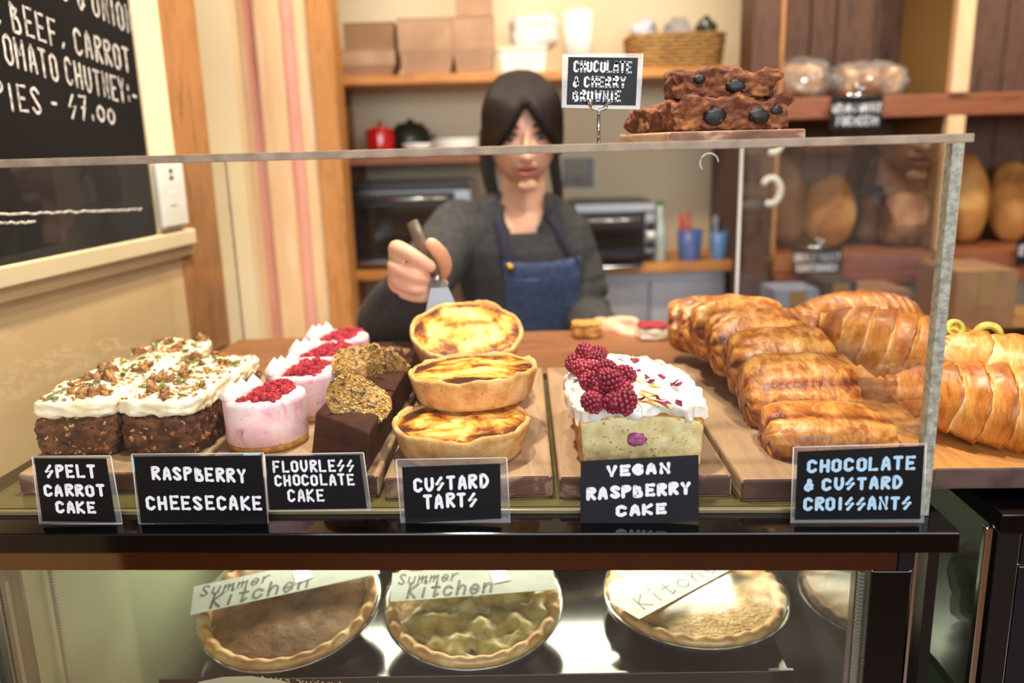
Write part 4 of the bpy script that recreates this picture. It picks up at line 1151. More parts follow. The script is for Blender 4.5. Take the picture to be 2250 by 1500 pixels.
B().lathe([(w3 / 2 * .32, .002), (w3 / 2 * .32, .1715), (w3 / 2 * .26, .1715), (w3 / 2 * .26, .002)], 24, cap=False).out('core', m_card1, t)
# wicker basket with cloths
x4, z4, w4, h4 = pb(1385, 65, 1620, 140, YS + .02)
t = thing('wicker_basket', 'woven wicker basket at the right end of the top shelf', 'basket', (x4 - .012, YS + .115, zt1))
hb = .095; rows = 9; wb = w4 / 2 - .01
for k in range(rows):
    z = .006 + hb * k / rows; n = 52; path = []
    for i in range(n + 1):
        a = 2 * math.pi * i / n; c, s = math.cos(a), math.sin(a)
        q = (abs(c) ** 5 + abs(s) ** 5) ** (-1 / 5) * (1 + .02 * math.sin(20 * a + k * math.pi)) * (.93 + .07 * k / rows)
        path.append((c * q * wb * .97, s * q * .095, z))
    B().tube(path, .0062, 6).out('weave', m_wicker, t)
B().box(-wb * .9, -.085, .001, wb * .9, .085, .006).out('bottom', m_wicker, t, False)
for k, (dx, m, lab, r) in enumerate(((-.085, m_fridge, 'pale folded cloth at the left in the basket', .035), (-.02, m_plastbag, None, .03), (.01, mat('grey_cloth', 'A09A98', rough=.8), 'grey cloth bundle in the middle of the basket', .038), (.09, m_greenblk, 'dark green packet at the right in the basket', .026))):
    if lab: tag(B().rbox(r * 2.2, .10, .135, 14, 2.6, .022, 22, k).out('cloth', m, None, True, (x4 - .012 + dx, YS + .115, zt1 + .007)), lab, 'cloth')
# things on the middle shelf
zm = 1.4285
x, z0, w, h = pb(800, 270, 863, 342, YS + .04)
t = thing('red_pot', 'glossy red enamel pot with lid on the shelf left of the woman', 'pot', (x, YS + .10, zm))
B().lathe([(w * .44, 0), (w * .48, .004), (w * .5, .02), (w * .5, .066), (w * .49, .07), (w * .2, .07)], 36).out('body', m_red, t)
B().lathe([(w * .51, .0702), (w * .5, .076), (w * .3, .084), (w * .06, .087), (w * .06, .093), (w * .1, .099), (w * .05, .104), (.0005, .1045)], 36).out('lid', m_red, t)
x, z0, w, h = pb(858, 258, 908, 342, YS + .1)
t = thing('dark_casserole', 'dark green casserole dish behind the red pot', 'pot', (x + .02, YS + .18, zm))
B().lathe([(.05, 0), (.06, .01), (.062, .07), (.04, .095), (.01, .10), (.01, .108), (.0005, .11)], 32).out('body', m_greenblk, t)
for s in (-1, 1): B().tube([(s * .058, -.015, .05), (s * .075, -.012, .055), (s * .075, .012, .055), (s * .058, .015, .05)], .005, 8).out('handle', m_greenblk, t)
def bowl(loc, r, h, label, m=m_white, group='white crockery on the middle shelf'):
    o = B().lathe([(r * .5, 0), (r * .55, .002), (r * .9, h * .6), (r, h), (r * .96, h), (r * .85, h * .6), (r * .4, .006), (.001, .006)], 32, cap=False).out('bowl', m, None, True, loc)
    return tag(o, label, 'bowl', group)
p = atY(915, 315, YS + .06); bowl((p.x, YS + .09, zm), .045, .035, 'small white bowl beside the dark casserole')
p = atY(1000, 315, YS + .1)
for k in range(5): bowl((p.x + .004 * (k % 2), YS + .11, zm + .0062 * k), .072, .022, ('white plate, %s of the stack beside the woman\'s hair' % ('lowest', 'second', 'middle', 'second from the top', 'topmost')[k]))
# toaster ovens
def oven(px, Y, d, label, zb, steel_top=False):
    x, z0, w, h = pb(*px, Y); h = h + z0 - zb
    t = thing('toaster_oven', label, 'oven', (x, Y + d / 2, zb))
    bev(B().box(-w / 2, -d / 2, .012, w / 2, d / 2, h).out('body', m_steel if not steel_top else m_blackm, t, False), .006)
    bev(B().box(-w / 2, -d / 2 - .012, h - .028, w / 2 * .98, -d / 2 - .001, h - .002).out('top_panel', m_blackm if not steel_top else m_steel, t, False), .003)
    dr = bev(B().box(-w / 2 + .006, -d / 2 - .014, .03, w / 2 * .70, -d / 2 - .001, h - .032).out('door', m_blackm, t, False), .003)
    B().box(-w / 2 + .022, -d / 2 - .0155, .045, w / 2 * .64, -d / 2 - .0142, h - .068).out('glass', m_ovenglass, dr, False)
    B().tube([(-w / 2 + .03, -d / 2 - .016, h - .05), (-w / 2 + .03, -d / 2 - .036, h - .05), (w / 2 * .6, -d / 2 - .036, h - .05), (w / 2 * .6, -d / 2 - .016, h - .05)], .006, 10).out('handle', m_steel, dr)
    cp = bev(B().box(w / 2 * .72, -d / 2 - .013, .03, w / 2 - .004, -d / 2 - .001, h - .032).out('control_panel', m_steel, t, False), .002)
    for k in range(3):
        B().lathe([(.014, 0), (.014, .008), (.011, .014), (.0005, .0145)], 20, M=T(w / 2 * .86, -d / 2 - .0135, h - .07 - k * (h - .1) / 3) @ RX(R(90))).out('knob', m_blackm if k != 1 else m_white, cp)
    for sx in (-1, 1):
        for sy in (-1, 1): B().lathe([(.012, 0), (.012, .0118)], 12, M=T(sx * (w / 2 - .03), sy * (d / 2 - .03), 0)).out('foot', m_blackm, t)
    return t
oven((783, 398, 1045, 590), YS + .02, .26, 'steel and black toaster oven on the lower shelf left of the woman', 1.0985)
oven((1262, 445, 1440, 562), YS + .02, .26, 'smaller toaster oven with a bright steel top band right of the woman', 1.0985, True)
bev(tag(B().box(-.10, -.035, 0, .10, .035, .004).out('baking_tray', m_chrome, None, False, (atY(1335, 548, YS).x, YS + .015 - .03 - .02, 1.0985)), 'bright metal tray in front of the smaller oven', 'tray'), .001)
# hanging oven glove and towel left of the oven
def hang(name, px, Y, m, label, cat, sd):
    x, z0, w, h = pb(*px, Y); v = []; f = []; n = 10; r_ = 18
    for i in range(r_ + 1):
        for k in range(n + 1):
            u = k / n - .5; zz = i / r_
            v.append((u * w * (.75 + .25 * zz) + .012 * (1 - zz) * 1.0, .010 * math.sin(u * 9 + sd + zz) + .004, z0 * 0 + h * (1 - zz)))
    for i in range(r_):
        for k in range(n): f.append((i * (n + 1) + k, (i + 1) * (n + 1) + k, (i + 1) * (n + 1) + k + 1, i * (n + 1) + k + 1))
    o = mk(name, v, f, m, None, True, (x - .006, Y, z0)); md = o.modifiers.new('thick', 'SOLIDIFY'); md.thickness = .006
    return tag(o, label, cat)
hang('oven_glove', (738, 415, 782, 612), 2.385, mat('red_cloth', [(.4, '9C2A24'), (.6, 'B43C34')], 40, 2, .85), 'long red oven glove hanging by the oven', 'oven glove', 1)
hang('tea_towel', (716, 428, 752, 640), 2.36, mat('white_cloth', [(.4, 'D8D2C8'), (.6, 'E6E2DA')], 30, 2, .85), 'white cloth hanging beside the red oven glove', 'towel', 2)
# photo pinned on the wall
x, z0, w, h = pb(1232, 342, 1310, 416, 2.755)
t = thing('wall_photo', 'small pinned photo on the back wall right of the woman', 'photo', (x, 2.757, z0))
B().box(-w / 2, -.001, 0, w / 2, .0015, h).out('print', m_paper, t, False)
B().box(-w / 2 + .006, -.0018, .006, w / 2 - .006, -.0012, h - .006).out('picture', mat('photo_print', [(.3, '4A443E'), (.5, '8A7E74'), (.62, '6E8A4C'), (.75, 'C9BFB4')], 14, 4, .4), t, False)
# bottle, utensil pots
p = atY(1440, 545, YS + .05)
t = thing('glass_bottle', 'slim pale glass bottle beside the smaller oven', 'bottle', (p.x + .012, YS + .05, 1.0985))
B().lathe([(.018, 0), (.02, .004), (.02, .10), (.009, .135), (.009, .165), (.0005, .166)], 24).out('glass', mat('pale_green_glass', 'C9D8CC', rough=.08), t)
B().lathe([(.0098, .1662), (.0098, .182), (.0005, .1825)], 20).out('cap', mat('green_cap', '3E8A4A', rough=.4), t)
def pot(px0, label, m, cols, sd):
    p = atY((px0[0] + px0[2]) / 2, px0[3], YS + .04); w = pb(*px0, YS + .04)[2]; h = pb(*px0, YS + .04)[3]
    t = thing('utensil_pot', label, 'pot', (p.x, YS + .06, 1.0985), group='plastic tubs right of the smaller oven')
    B().lathe([(w * .42, 0), (w * .5, h), (w * .47, h), (w * .39, .004), (.001, .004)], 28, cap=False).out('pot', m, t)
    r2 = random.Random(sd)
    for k, c in enumerate(cols):
        a = r2.uniform(0, 6.28); q = w * .3
        B().tube([(q * math.cos(a) * .6, q * math.sin(a) * .6, .008), (q * math.cos(a) * 1.5, q * math.sin(a) * 1.2, h + .05)], .006, 8).out('utensil', c, t)
    return t
m_pinkp = mat('pink_plastic', 'C0386A', rough=.4); m_redp = mat('red_plastic', 'B8402C', rough=.4)
pot((1490, 482, 1546, 548), 'navy pot of red and pink utensils on the lower shelf', m_blue, (m_redp, m_pinkp, m_redp, m_redp), 3)
pot((1564, 480, 1602, 540), 'light blue tub near the dark post on the lower shelf', mat('light_blue_plastic', '5E88C4', rough=.4), (m_bluegrey, m_blackm), 5)
# white cabinet under the lower shelf
x0 = .19; x1 = .655
t = thing('white_cabinet', 'white low cabinet under the lower shelf, right of the woman', 'cabinet', ((x0 + x1) / 2, 2.6, 0))
bev(B().box(x0 - (x0 + x1) / 2, -.10, .0, x1 - (x0 + x1) / 2, .15, 1.068).out('body', m_fridge, t, False), .006)
for k in (-1, 1):
    d = bev(B().box(-.228 if k < 0 else .003, -.118, .08, -.003 if k < 0 else .228, -.101, 1.04).out('door', m_fridge, t, False), .003)
    B().tube([(k * -.02 if k < 0 else -.0 + .02, -.119, .60), (.02, -.14, .60), (.02, -.14, .72), (.02, -.119, .72)] if k > 0 else [(-.02, -.119, .60), (-.02, -.14, .60), (-.02, -.14, .72), (-.02, -.119, .72)], .004, 8).out('handle', m_steel, d)

# ================================================================== bread shelves on the right
dp = struct(bev(B().box(.648, 2.28, 0, .722, 2.40, 2.66).out('trim_6', m_darkwood, None, False), .003))
t = struct(bev(B().box(.7225, 2.29, 1.135, .736, 2.62, 2.66).out('trim_7', m_oak, None, False), .002))
bs = thing('bread_shelf', 'dark wooden bread shelving with plank back on the right', 'shelf', (1.4, 2.45, 0))
def bpart(b, name, m, w=.003):
    for v in b.v: v -= Vector((1.4, 2.45, 0))
    return bev(b.out(name, m, bs, False), w)
rr = random.Random(9)
xx = .738
while xx < 2.1:
    w = rr.uniform(.075, .12)
    bpart(B().box(xx, 2.60 + rr.uniform(0, .012), 1.136, xx + w - .003, 2.63, 2.64), 'plank', m_plank, .002); xx += w
bpart(B().box(.737, 2.28, 1.497, 2.1, 2.598, 1.553), 'shelf_board', m_redwood)
bpart(B().box(.726, 2.27, 1.085, 2.1, 2.63, 1.1345), 'shelf_board', m_redwood)
bpart(B().box(.726, 2.25, 1.052, 2.1, 2.29, 1.0845), 'shelf_rail', m_redwood)
bpart(B().box(1.176, 2.27, 1.554, 1.222, 2.30, 2.64), 'post', m_pine)
bpart(B().box(1.176, 2.27, 1.136, 1.222, 2.30, 1.496), 'post', m_pine)
bpart(B().box(1.180, 2.3005, 1.554, 1.216, 2.598, 2.64), 'divider', mat('olive_divider', '8E7040', rough=.6))
bpart(B().box(1.180, 2.3005, 1.136, 1.216, 2.598, 1.496), 'divider', mat('olive_divider_low', '8E7040', rough=.6))
bpart(B().box(.74, 2.27, 0, .775, 2.62, 1.05), 'leg', m_redwood)
bpart(B().box(2.06, 2.27, 0, 2.1, 2.62, 1.05), 'leg', m_redwood)
def loaf_disc(px, Y, label, m=m_bread, th=.11, yaw=0, zb=1.135, sd=1, tilt=8, name='round_bread', group='bread on the lower shelf'):
    x, z0, w, h = pb(*px, Y)
    b = B(); h2 = h / 2; w2 = w / 2
    b.ball((0, 0, 0), (w2, th / 2, h2), 40, 24, amp=.10, freq=1.6, seed=sd)
    t = thing(name, label, 'bread', (x, Y + .07, zb), (R(-tilt), 0, R(yaw)), group)
    b.out('crust', m, t, loc=(0, 0, h2 * 1.01))
    for k in range(0):
        P = [Vector((w2 * (.25 * math.sin(q * 3) - .2 + .4 * k), -th / 2 * (1 - .55 * (q * .75) ** 2) * .99, h2 * 1.01 + q * h2 * .6)) for q in [-1 + .2 * i for i in range(11)]]
        B().tube(P, .004, 6).out('score_mark', m_bun, t)
    return t
loaf_disc((1700, 345, 1792, 552), 2.40, 'tall floury brown bread leaning left of the light one', m_breaddk, .13, 18, sd=2)
loaf_disc((1782, 388, 1897, 552), 2.36, 'light golden round bread with a smooth face, lower shelf', m_bread, .12, -8, sd=5)
loaf_disc((2100, 340, 2198, 545), 2.36, 'big golden round bread right of the pale divider post', m_bread, .12, 12, sd=8)
loaf_disc((2196, 362, 2300, 540), 2.38, 'round bread at the right frame edge, behind the big golden one', m_bread, .12, -5, sd=12)
x, z0, w, h = pb(1955, 432, 2062, 545, 2.36)
tag(B().rbox(w, .12, h + .01, 20, 4.5, .006, 25, 6).out('tin_loaf', m_breaddk, None, True, (x, 2.42, 1.1352)), 'square floury brown tin loaf on the lower shelf', 'bread', 'bread on the lower shelf')
x, z0, w, h = pb(1910, 440, 1962, 545, 2.45)
tag(B().rbox(w + .03, .09, h, 18, 4.5, .006, 25, 7).out('tin_loaf', m_breaddk, None, True, (x - .01, 2.52, 1.1352)), 'dark tin loaf behind the square floury one', 'bread', 'bread on the lower shelf')
def bagged(px, Y, label, zb, sd, m, buns=1, name='bagged_bread', bm=None):
    x, z0, w, h = pb(*px, Y); h = min(h + .01, z0 + h - zb)
    t = thing(name, label, 'bread', (x, Y + .09, zb), (0, 0, 0), 'bread in clear bags')
    for k in range(buns):
        bw = w * .86 / buns
        b = B(); b.rbox(bw * .96, .11, h * .80, 16, 3, .004, 25, sd + k); b.out('bread', m if not bm else bm[k % len(bm)], t, loc=(-w * .43 + bw * (k + .5), 0, .004))
    B().rbox(w, .135, h * .98, 22, 3.2, .014, 26, sd + 20, base=True).out('bag', m_plastbag, t)
    b = B(); b.rbox(w * .22, .03, h * .4, 10, 2.5, .012, 50, sd + 3); b.out('bag_end', m_plastbag, t, loc=(-w * .50, -.03, h * .3))
    return t
bagged((1712, 118, 1838, 214), 2.32, 'bagged golden bread at the left on the upper bread shelf', 1.5535, 1, m_bread, 1)
bagged((1850, 132, 2012, 214), 2.32, 'bagged white buns on the upper bread shelf beside the pale post', 1.5535, 4, m_bun, 3, bm=[m_bun, m_bread, m_bun])
bagged((1925, 318, 2008, 432), 2.44, 'brown bread in a shiny bag standing behind the square loaf', 1.1355, 9, m_breaddk, 1)
# shelf tags with clips
def shelf_tag(px, Y, label, lines, clip=True):
    x, z0, w, h = pb(*px, Y)
    t = thing('shelf_tag', label, 'sign', (x, Y, z0), group='black tags clipped on the bread shelves')
    B().box(-w / 2, -.0012, 0, w / 2, .0012, h).out('card', m_cardv, t, False)
    def fm(u, v): return Vector((-w / 2 + w * u, -.0016, h - h * v)), Vector((0, -1, 0))
    for k, l in enumerate(lines): lettering(l[0], fm, l[1], l[2], l[3], l[4], .0045, m_marker, t, .02, k)
    if clip:
        b = B(); b.tube([(-.035, -.006, h + .002), (.035, -.006, h + .002)], .006, 10); b.out('clip', m_chrome, t)
        b = B(); b.ball((-.006, -.008, h + .024), .008, 12, 8); b.ball((.010, -.008, h + .018), .007, 12, 8); b.tube([(0, -.006, h), (0, -.008, h + .024)], .004, 8); b.out('clip_lever', m_chrome, t)
    return t
shelf_tag((1822, 212, 1936, 284), 2.262, 'black tag, wording guessed, clipped to the upper bread shelf, under bagged buns', [('BREAD & BUTTER', .05, .95, .46, .24), ('FOCACCIA', .14, .92, .86, .26)])  # wording guessed from blurred writing
shelf_tag((1738, 545, 1848, 602), 2.235, 'black tag, wording guessed, clipped to the lower bread shelf, under light round bread', [('HUNTER VALLEY', .05, .95, .46, .26), ('SOURDOUGH', .10, .9, .88, .26)])  # mostly guessed words, the writing is too blurred to read
shelf_tag((2230, 528, 2330, 582), 2.235, 'black tag, lettering invented, on the lower bread shelf at the right frame edge', [('RYE', .06, .5, .6, .4)], False)  # RYE is invented lettering, the actual word is unreadable
# white curves modelled in place of window lettering reflected by the side panel
for (px, py, h, lab) in ((1694, 420, .034, 'white curve imitating a reflected letter, level with the breads'), (1700, 310, .03, 'white curve imitating a reflected letter, just under the guard top')):
    p = atY(px, py, 2.24); t = thing('reflected_letter', lab, 'letter', p + Vector((0, 0, 0)))
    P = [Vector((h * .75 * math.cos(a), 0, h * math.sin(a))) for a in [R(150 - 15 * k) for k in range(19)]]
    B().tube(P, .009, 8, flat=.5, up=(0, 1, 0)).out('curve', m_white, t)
    B().box(-.004, .004, -.006, .004, .03, .006).out('pin', m_blackm, t, False) if False else None
# rear bench with cartons
t = thing('rear_bench', 'low wooden bench below the bread shelves holding cartons', 'bench', (1.5, 2.05, 0))
bev(B().box(-.76, -.14, .955, .75, .19, .985).out('bench_top', wood('bench_wood', 'A87A4E', 'BA8C5C', '8E6240', 6, (1.2, 9, 9)), t, False), .003)
bev(B().box(-.74, -.11, 0, .73, .18, .954).out('front_panel', m_fridge, t, False), .003)
def carton2(px, Y, d, label, m=m_card2):
    x, z0, w, h = pb(*px, Y); h = z0 + h - .9855
    t = thing('carton', label, 'box', (x, Y + d / 2, .9855), group='cartons on the rear bench')
    bev(B().box(-w / 2, -d / 2, 0, w / 2, d / 2, h).out('box', m, t, False), .003)
    for s in (-1, 1): B().box(-w / 2 + .002, -d / 2 if s < 0 else .002, h + .0003, w / 2 - .002, -.002 if s < 0 else d / 2, h + .003).out('flap', m, t, False)
    B().box(-.02, -d / 2 - .0012, h * .4, .02, -d / 2 - .0003, h).out('tape_strip', mat('brown_tape', '9A7A52', rough=.3) if 'brown_tape' not in bpy.data.materials else bpy.data.materials['brown_tape'], t, False)
    return t
carton2((2092, 598, 2226, 730), 1.96, .20, 'large kraft carton at the right end of the bench')
carton2((1885, 642, 2000, 705), 1.98, .16, 'small kraft carton in the middle of the bench')
carton2((1808, 622, 1880, 700), 1.99, .14, 'dark carton left of the small kraft one', mat('dark_carton', '4A3A36', rough=.7))
carton2((1700, 640, 1800, 705), 2.02, .12, 'pale blue grey tub left of the dark carton', m_bluegrey)

# ================================================================== neighbouring display case on the right
nc = thing('display_case', 'second black framed display case at the right edge, under the long board', 'display case', (.8, 1.0, 0))
def npart(b, name, m, w=.0015):
    for v in b.v: v -= Vector((.8, 1.0, 0))
    o = b.out(name, m, nc, False); bev(o, w) if w else None; return o
npart(B().prism([(.462, .726), (1.2, .69), (1.24, 1.5), (.50, 1.5)], 1.076, 1.0965), 'top_slab', m_black)
for (x, y) in ((.468, .738), (1.19, .70)):
    npart(B().prism([(x, y), (x + .022, y - .001), (x + .022, y + .016), (x, y + .016)], 0, 1.0755), 'corner_post', m_blackm)
npart(B().prism([(.458, .742), (.466, .742), (.466, .75), (.458, .75)], 0, 1.0755), 'glass_edge', m_chrome)
npart(B().prism([(.492, .738), (1.18, .704), (1.18, .708), (.492, .742)], 1.036, 1.0755), 'front_rail', m_navy)
npart(B().prism([(.492, .738), (.512, .737), (.512, .741), (.492, .742)], .35, 1.035), 'black_border', m_navy)
npart(B().prism([(.513, .737), (1.18, .704), (1.18, .708), (.513, .741)], .35, 1.035), 'front_glass', m_glass, 0)
npart(B().prism([(.470, .76), (.476, .76), (.506, 1.46), (.50, 1.46)], .35, 1.075), 'side_glass', m_mirrorglass, 0)
npart(B().box(.49, 1.46, .3, 1.22, 1.475, 1.075), 'rear_panel', m_panel)
npart(B().box(.50, .79, .82, 1.18, 1.45, .834), 'inner_shelf', m_steel)
npart(B().prism([(.46, .75), (1.2, .71), (1.23, 1.48), (.49, 1.48)], 0, .3), 'plinth', m_blackm)
for (x, y) in ((.44, .80), (.58, 1.20)):
    npart(B().tube([(1.16, y + .2, .335), (1.16, y + .2, .82)], .006, 8), 'shelf_support', m_steel, 0)
npart(B().box(.56, 1.15, 1.06, 1.16, 1.25, 1.072), 'light_strip', m_led)
tag(B().rbox(.17, .16, .11, 22, 5, .01, 35, 17).out('frosted_cake', mat('dusted_cake', [(.35, '6A4A38'), (.5, 'CFB8A0'), (.7, 'E2D2BE')], 20, 5, .8, .5, 60, .004), None, True, (.635, .90, .8345)), 'dusted cake inside the second case, cut by the right frame edge', 'cake')

# pieces on the rear worktop beyond the boards
m_wc = mat('white_cream_cake', [(.35, 'E6DCC8'), (.6, 'F2EADC')], 40, 3, .6, .3, 80)
for (px, Y, lab, c) in (((1432, 742), 1.44, 'white cream cake piece behind the glazed row, beside a hand', m_rasp), ((1290, 742), 1.47, 'pale yellow cake piece beside the woman\'s sleeve', m_biscuit)):
    p = atZ(px[0], px[1], ZT + .0125)
    t = thing('cake_piece', lab, 'cake', (p.x, Y, ZT + .0125))
    B().rbox(.05, .045, .022, 12, 6, .003, 70, px[0]).out('cake', m_wc if c is m_rasp else m_biscuit, t)
    B().rbox(.052, .047, .006, 12, 4, .003, 70, px[0] + 1, base=False).out('topping', c, t, loc=(0, 0, .0215))
p = atZ(845, 752, ZT + .0125)
t = tag(B().rings([[(sx * .05 * s, sy * .03 * s, z) for sx, sy in ((-1, -1), (1, -1), (1, 1), (-1, 1))] for s, z in ((.92, 0), (1, .010), (1.03, .010), (1.03, .011))]).out('metal_tray', m_chrome, None, False, (p.x, 1.44, ZT + .0123)), 'small shiny metal tray on the worktop behind the chocolate cake', 'tray')
# ================================================================== the woman behind the counter
m_skin = mat('skin', [(.35, 'D69E82'), (.6, 'E6B498')], 12, 3, .5, .05, 200, sss=.12)
m_hair = mat('dark_hair', [(.35, '0C0706'), (.65, '20130E')], 12, 4, .5, .6, 60, .003, stretch=(14, 14, 1), dist=.5, spec=.3)
m_sweater = mat('charcoal_knit', [(.35, '27272A'), (.65, '39393C')], 60, 4, .95, .5, 220, .002)
m_denim = mat('blue_denim', [(.35, '263352'), (.65, '384A72')], 60, 4, .85, .3, 260, .001, stretch=(1, 1, 2))
m_strap = mat('navy_strap', '1A1A30', rough=.8)
m_brass = mat('brass', 'C99A3C', rough=.25, metal=1)
m_lip = mat('lips', 'B4605A', rough=.4)
m_eyew = mat('eye_white', '9A8C84', rough=.2)
m_iris = mat('dark_iris', '1E120C', rough=.1)
m_brow = mat('brow', '2A1B14', rough=.8)
def remesh(b, voxel, smooth=4):
    me = bpy.data.meshes.new('tmp'); me.from_pydata([tuple(v) for v in b.v], [], b.f); me.update()
    bm = bmesh.new(); bm.from_mesh(me); bmesh.ops.recalc_face_normals(bm, faces=bm.faces); bm.to_mesh(me); bm.free()
    o = bpy.data.objects.new('tmp', me); COL.objects.link(o)
    r = o.modifiers.new('r', 'REMESH'); r.mode = 'VOXEL'; r.voxel_size = voxel
    s = o.modifiers.new('s', 'SMOOTH'); s.iterations = smooth; s.factor = .5
    dg = bpy.context.evaluated_depsgraph_get(); dg.update()
    res = bpy.data.meshes.new_from_object(o.evaluated_get(dg))
    bpy.data.objects.remove(o)
    res.polygons.foreach_set('use_smooth', [True] * len(res.polygons))
    return res
def limb(b, pts, rad, n=16, sub=6):
    """smooth tapering limb through joints, closed by round ends"""
    P = [Vector(p) for p in pts]; path = []; rr_ = []
    for i in range(len(P) - 1):
        a = P[max(i - 1, 0)]; c = P[i]; d = P[i + 1]; e = P[min(i + 2, len(P) - 1)]
        for k in range(sub):
            t = k / sub
            path.append(.5 * ((2 * c) + (d - a) * t + (2 * a - 5 * c + 4 * d - e) * t * t + (3 * c - a - 3 * d + e) * t ** 3)); rr_.append(rad[i] + (rad[i + 1] - rad[i]) * t)
    path.append(P[-1]); rr_.append(rad[-1])
    b.tube(path, rr_, n); b.ball(path[0], rr_[0], n, 8); b.ball(path[-1], rr_[-1], n, 8)
def ell_stack(b, secs, n=36):
    b.rings([[Vector((cx + rx * math.copysign(abs(math.cos(a)) ** .85, math.cos(a)), cy + ry * math.copysign(abs(math.sin(a)) ** .85, math.sin(a)), z)) for a in [2 * math.pi * k / n for k in range(n)]] for (cx, cy, z, rx, ry) in secs])

HC = Vector((.034, 1.855, 1.478))          # head centre
HM = Matrix.Translation(HC) @ RZ(R(4)) @ RX(R(10)) @ RY(R(-2))
pr = thing('person', 'dark haired woman in charcoal sweater and denim apron, reaching out with a spatula', 'person', (.06, 1.93, 0))
def plocal(o): return o
body = B()
# head: cranium, face, jaw
def head_fn():
    rs = []; n = 40; m = 30
    for i in range(m + 1):
        th = math.pi * (i + .05) / (m + .1); z = -math.cos(th)
        ring = []
        for k in range(n):
            a = 2 * math.pi * k / n; s = math.sin(th)
            x = s * math.cos(a); y = s * math.sin(a)
            x = math.copysign(abs(x) ** .88, x)
            p = Vector((x * .0755, y * .092, z * .112))
            if z < 0:
                p.x *= 1 - .17 * (-z) ** 2
                p.y *= 1 - .10 * (-z) ** 2
                if y > 0: p.y *= 1 - .5 * (-z)
                if y < 0: p.y -= .006 * (-z)
            if y < -.2: p.x *= 1.0
            # brow and eye sockets, cheeks
            if y < 0:
                ex = abs(p.x) - .031
                p.y += .010 * math.exp(-((ex / .016) ** 2 + ((p.z - .004) / .011) ** 2))
                p.y -= .004 * math.exp(-((ex / .022) ** 2 + ((p.z - .024) / .010) ** 2))
                p.y -= .005 * math.exp(-((abs(p.x) - .036) / .018) ** 2 - ((p.z + .028) / .018) ** 2)
            ring.append(p)
        rs.append(ring)
    return rs
body.rings(head_fn(), HM)
# nose, lips mound, chin, ears
limb(body, [HM @ Vector((0, -.091, .010)), HM @ Vector((0, -.101, -.016)), HM @ Vector((0, -.109, -.034))], [.0065, .0085, .0105], 12, 4)
for s in (-1, 1):
    body.ball(HM @ Vector((s * .011, -.099, -.036)), (.0075, .008, .006), 10, 8)
    body.ball(HM @ Vector((s * .074, .006, -.004)), (.007, .016, .028), 12, 10)
body.ball(HM @ Vector((0, -.086, -.060)), (.024, .014, .013), 16, 10)
body.ball(HM @ Vector((0, -.083, -.098)), (.022, .016, .014), 16, 10)
# neck and torso
limb(body, [(.036, 1.885, 1.42), (.036, 1.90, 1.35), (.034, 1.915, 1.27)], [.049, .050, .060], 20, 4)
TORSO = [(.05, 1.95, .88, .150, .105), (.05, 1.95, .95, .155, .108), (.05, 1.945, 1.05, .140, .100), (.04, 1.935, 1.15, .150, .105), (.028, 1.93, 1.22, .160, .105), (.018, 1.925, 1.275, .155, .088), (.016, 1.925, 1.305, .125, .070), (.022, 1.925, 1.33, .075, .055)]
ell_stack(body, TORSO)
S_R = Vector((-.125, 1.905, 1.262)); E_R = atY(862, 705, 1.58); W_R = atY(912, 612, 1.285)
S_L = Vector((.118, 1.955, 1.25)); E_L = Vector((.175, 1.87, 1.06)); W_L = atY(1322, 728, 1.56)
limb(body, [S_R, S_R.lerp(E_R, .5) + Vector((-.012, 0, -.02)), E_R, E_R.lerp(W_R, .5), W_R], [.052, .046, .042, .036, .027])
limb(body, [S_L, S_L.lerp(E_L, .5) + Vector((.01, 0, 0)), E_L, E_L.lerp(W_L, .5), W_L], [.052, .046, .040, .034, .025])
# legs, mostly hidden by the counter
for s in (-1, 1):
    limb(body, [(.05 + s * .08, 1.95, .90), (.05 + s * .085, 1.94, .48), (.05 + s * .09, 1.96, .09)], [.085, .058, .042])
    limb(body, [(.05 + s * .09, 1.97, .045), (.05 + s * .095, 1.86, .03)], [.04, .032])
# right hand closed round the spatula handle (seen from the front, thumb to the right)
def at(px, py, Y): return atY(px, py, Y)
HY = 1.205
body.rings([], None) if False else None
palm = B()
limb(body, [W_R, at(905, 600, 1.25), at(893, 578, 1.225)], [.027, .031, .026], 14, 5)
limb(body, [at(880, 618, 1.235), at(885, 585, 1.225), at(876, 560, 1.222)], [.020, .021, .016], 14, 4)
# index: knuckle left, runs right across the handle
limb(body, [at(880, 560, 1.225), at(872, 545, 1.200), at(905, 560, 1.178), at(946, 586, 1.176)], [.0145, .0125, .0108, .0088], 12, 5)
limb(body, [at(878, 588, 1.228), at(870, 585, 1.198), at(908, 603, 1.178), at(938, 612, 1.186)], [.0142, .0125, .0108, .0090], 12, 5)
limb(body, [at(880, 610, 1.232), at(875, 615, 1.205), at(908, 632, 1.184), at(936, 634, 1.192)], [.0138, .012, .0102, .0086], 12, 5)
limb(body, [at(888, 630, 1.236), at(890, 642, 1.212), at(925, 652, 1.194), at(958, 640, 1.198), at(976, 622, 1.202)], [.012, .0108, .0094, .0082, .0072], 12, 5)
# thumb: rises on the right of the handle
limb(body, [at(935, 615, 1.245), at(972, 590, 1.222), at(966, 558, 1.198), at(948, 536, 1.190)], [.018, .0145, .0125, .0098], 12, 5)
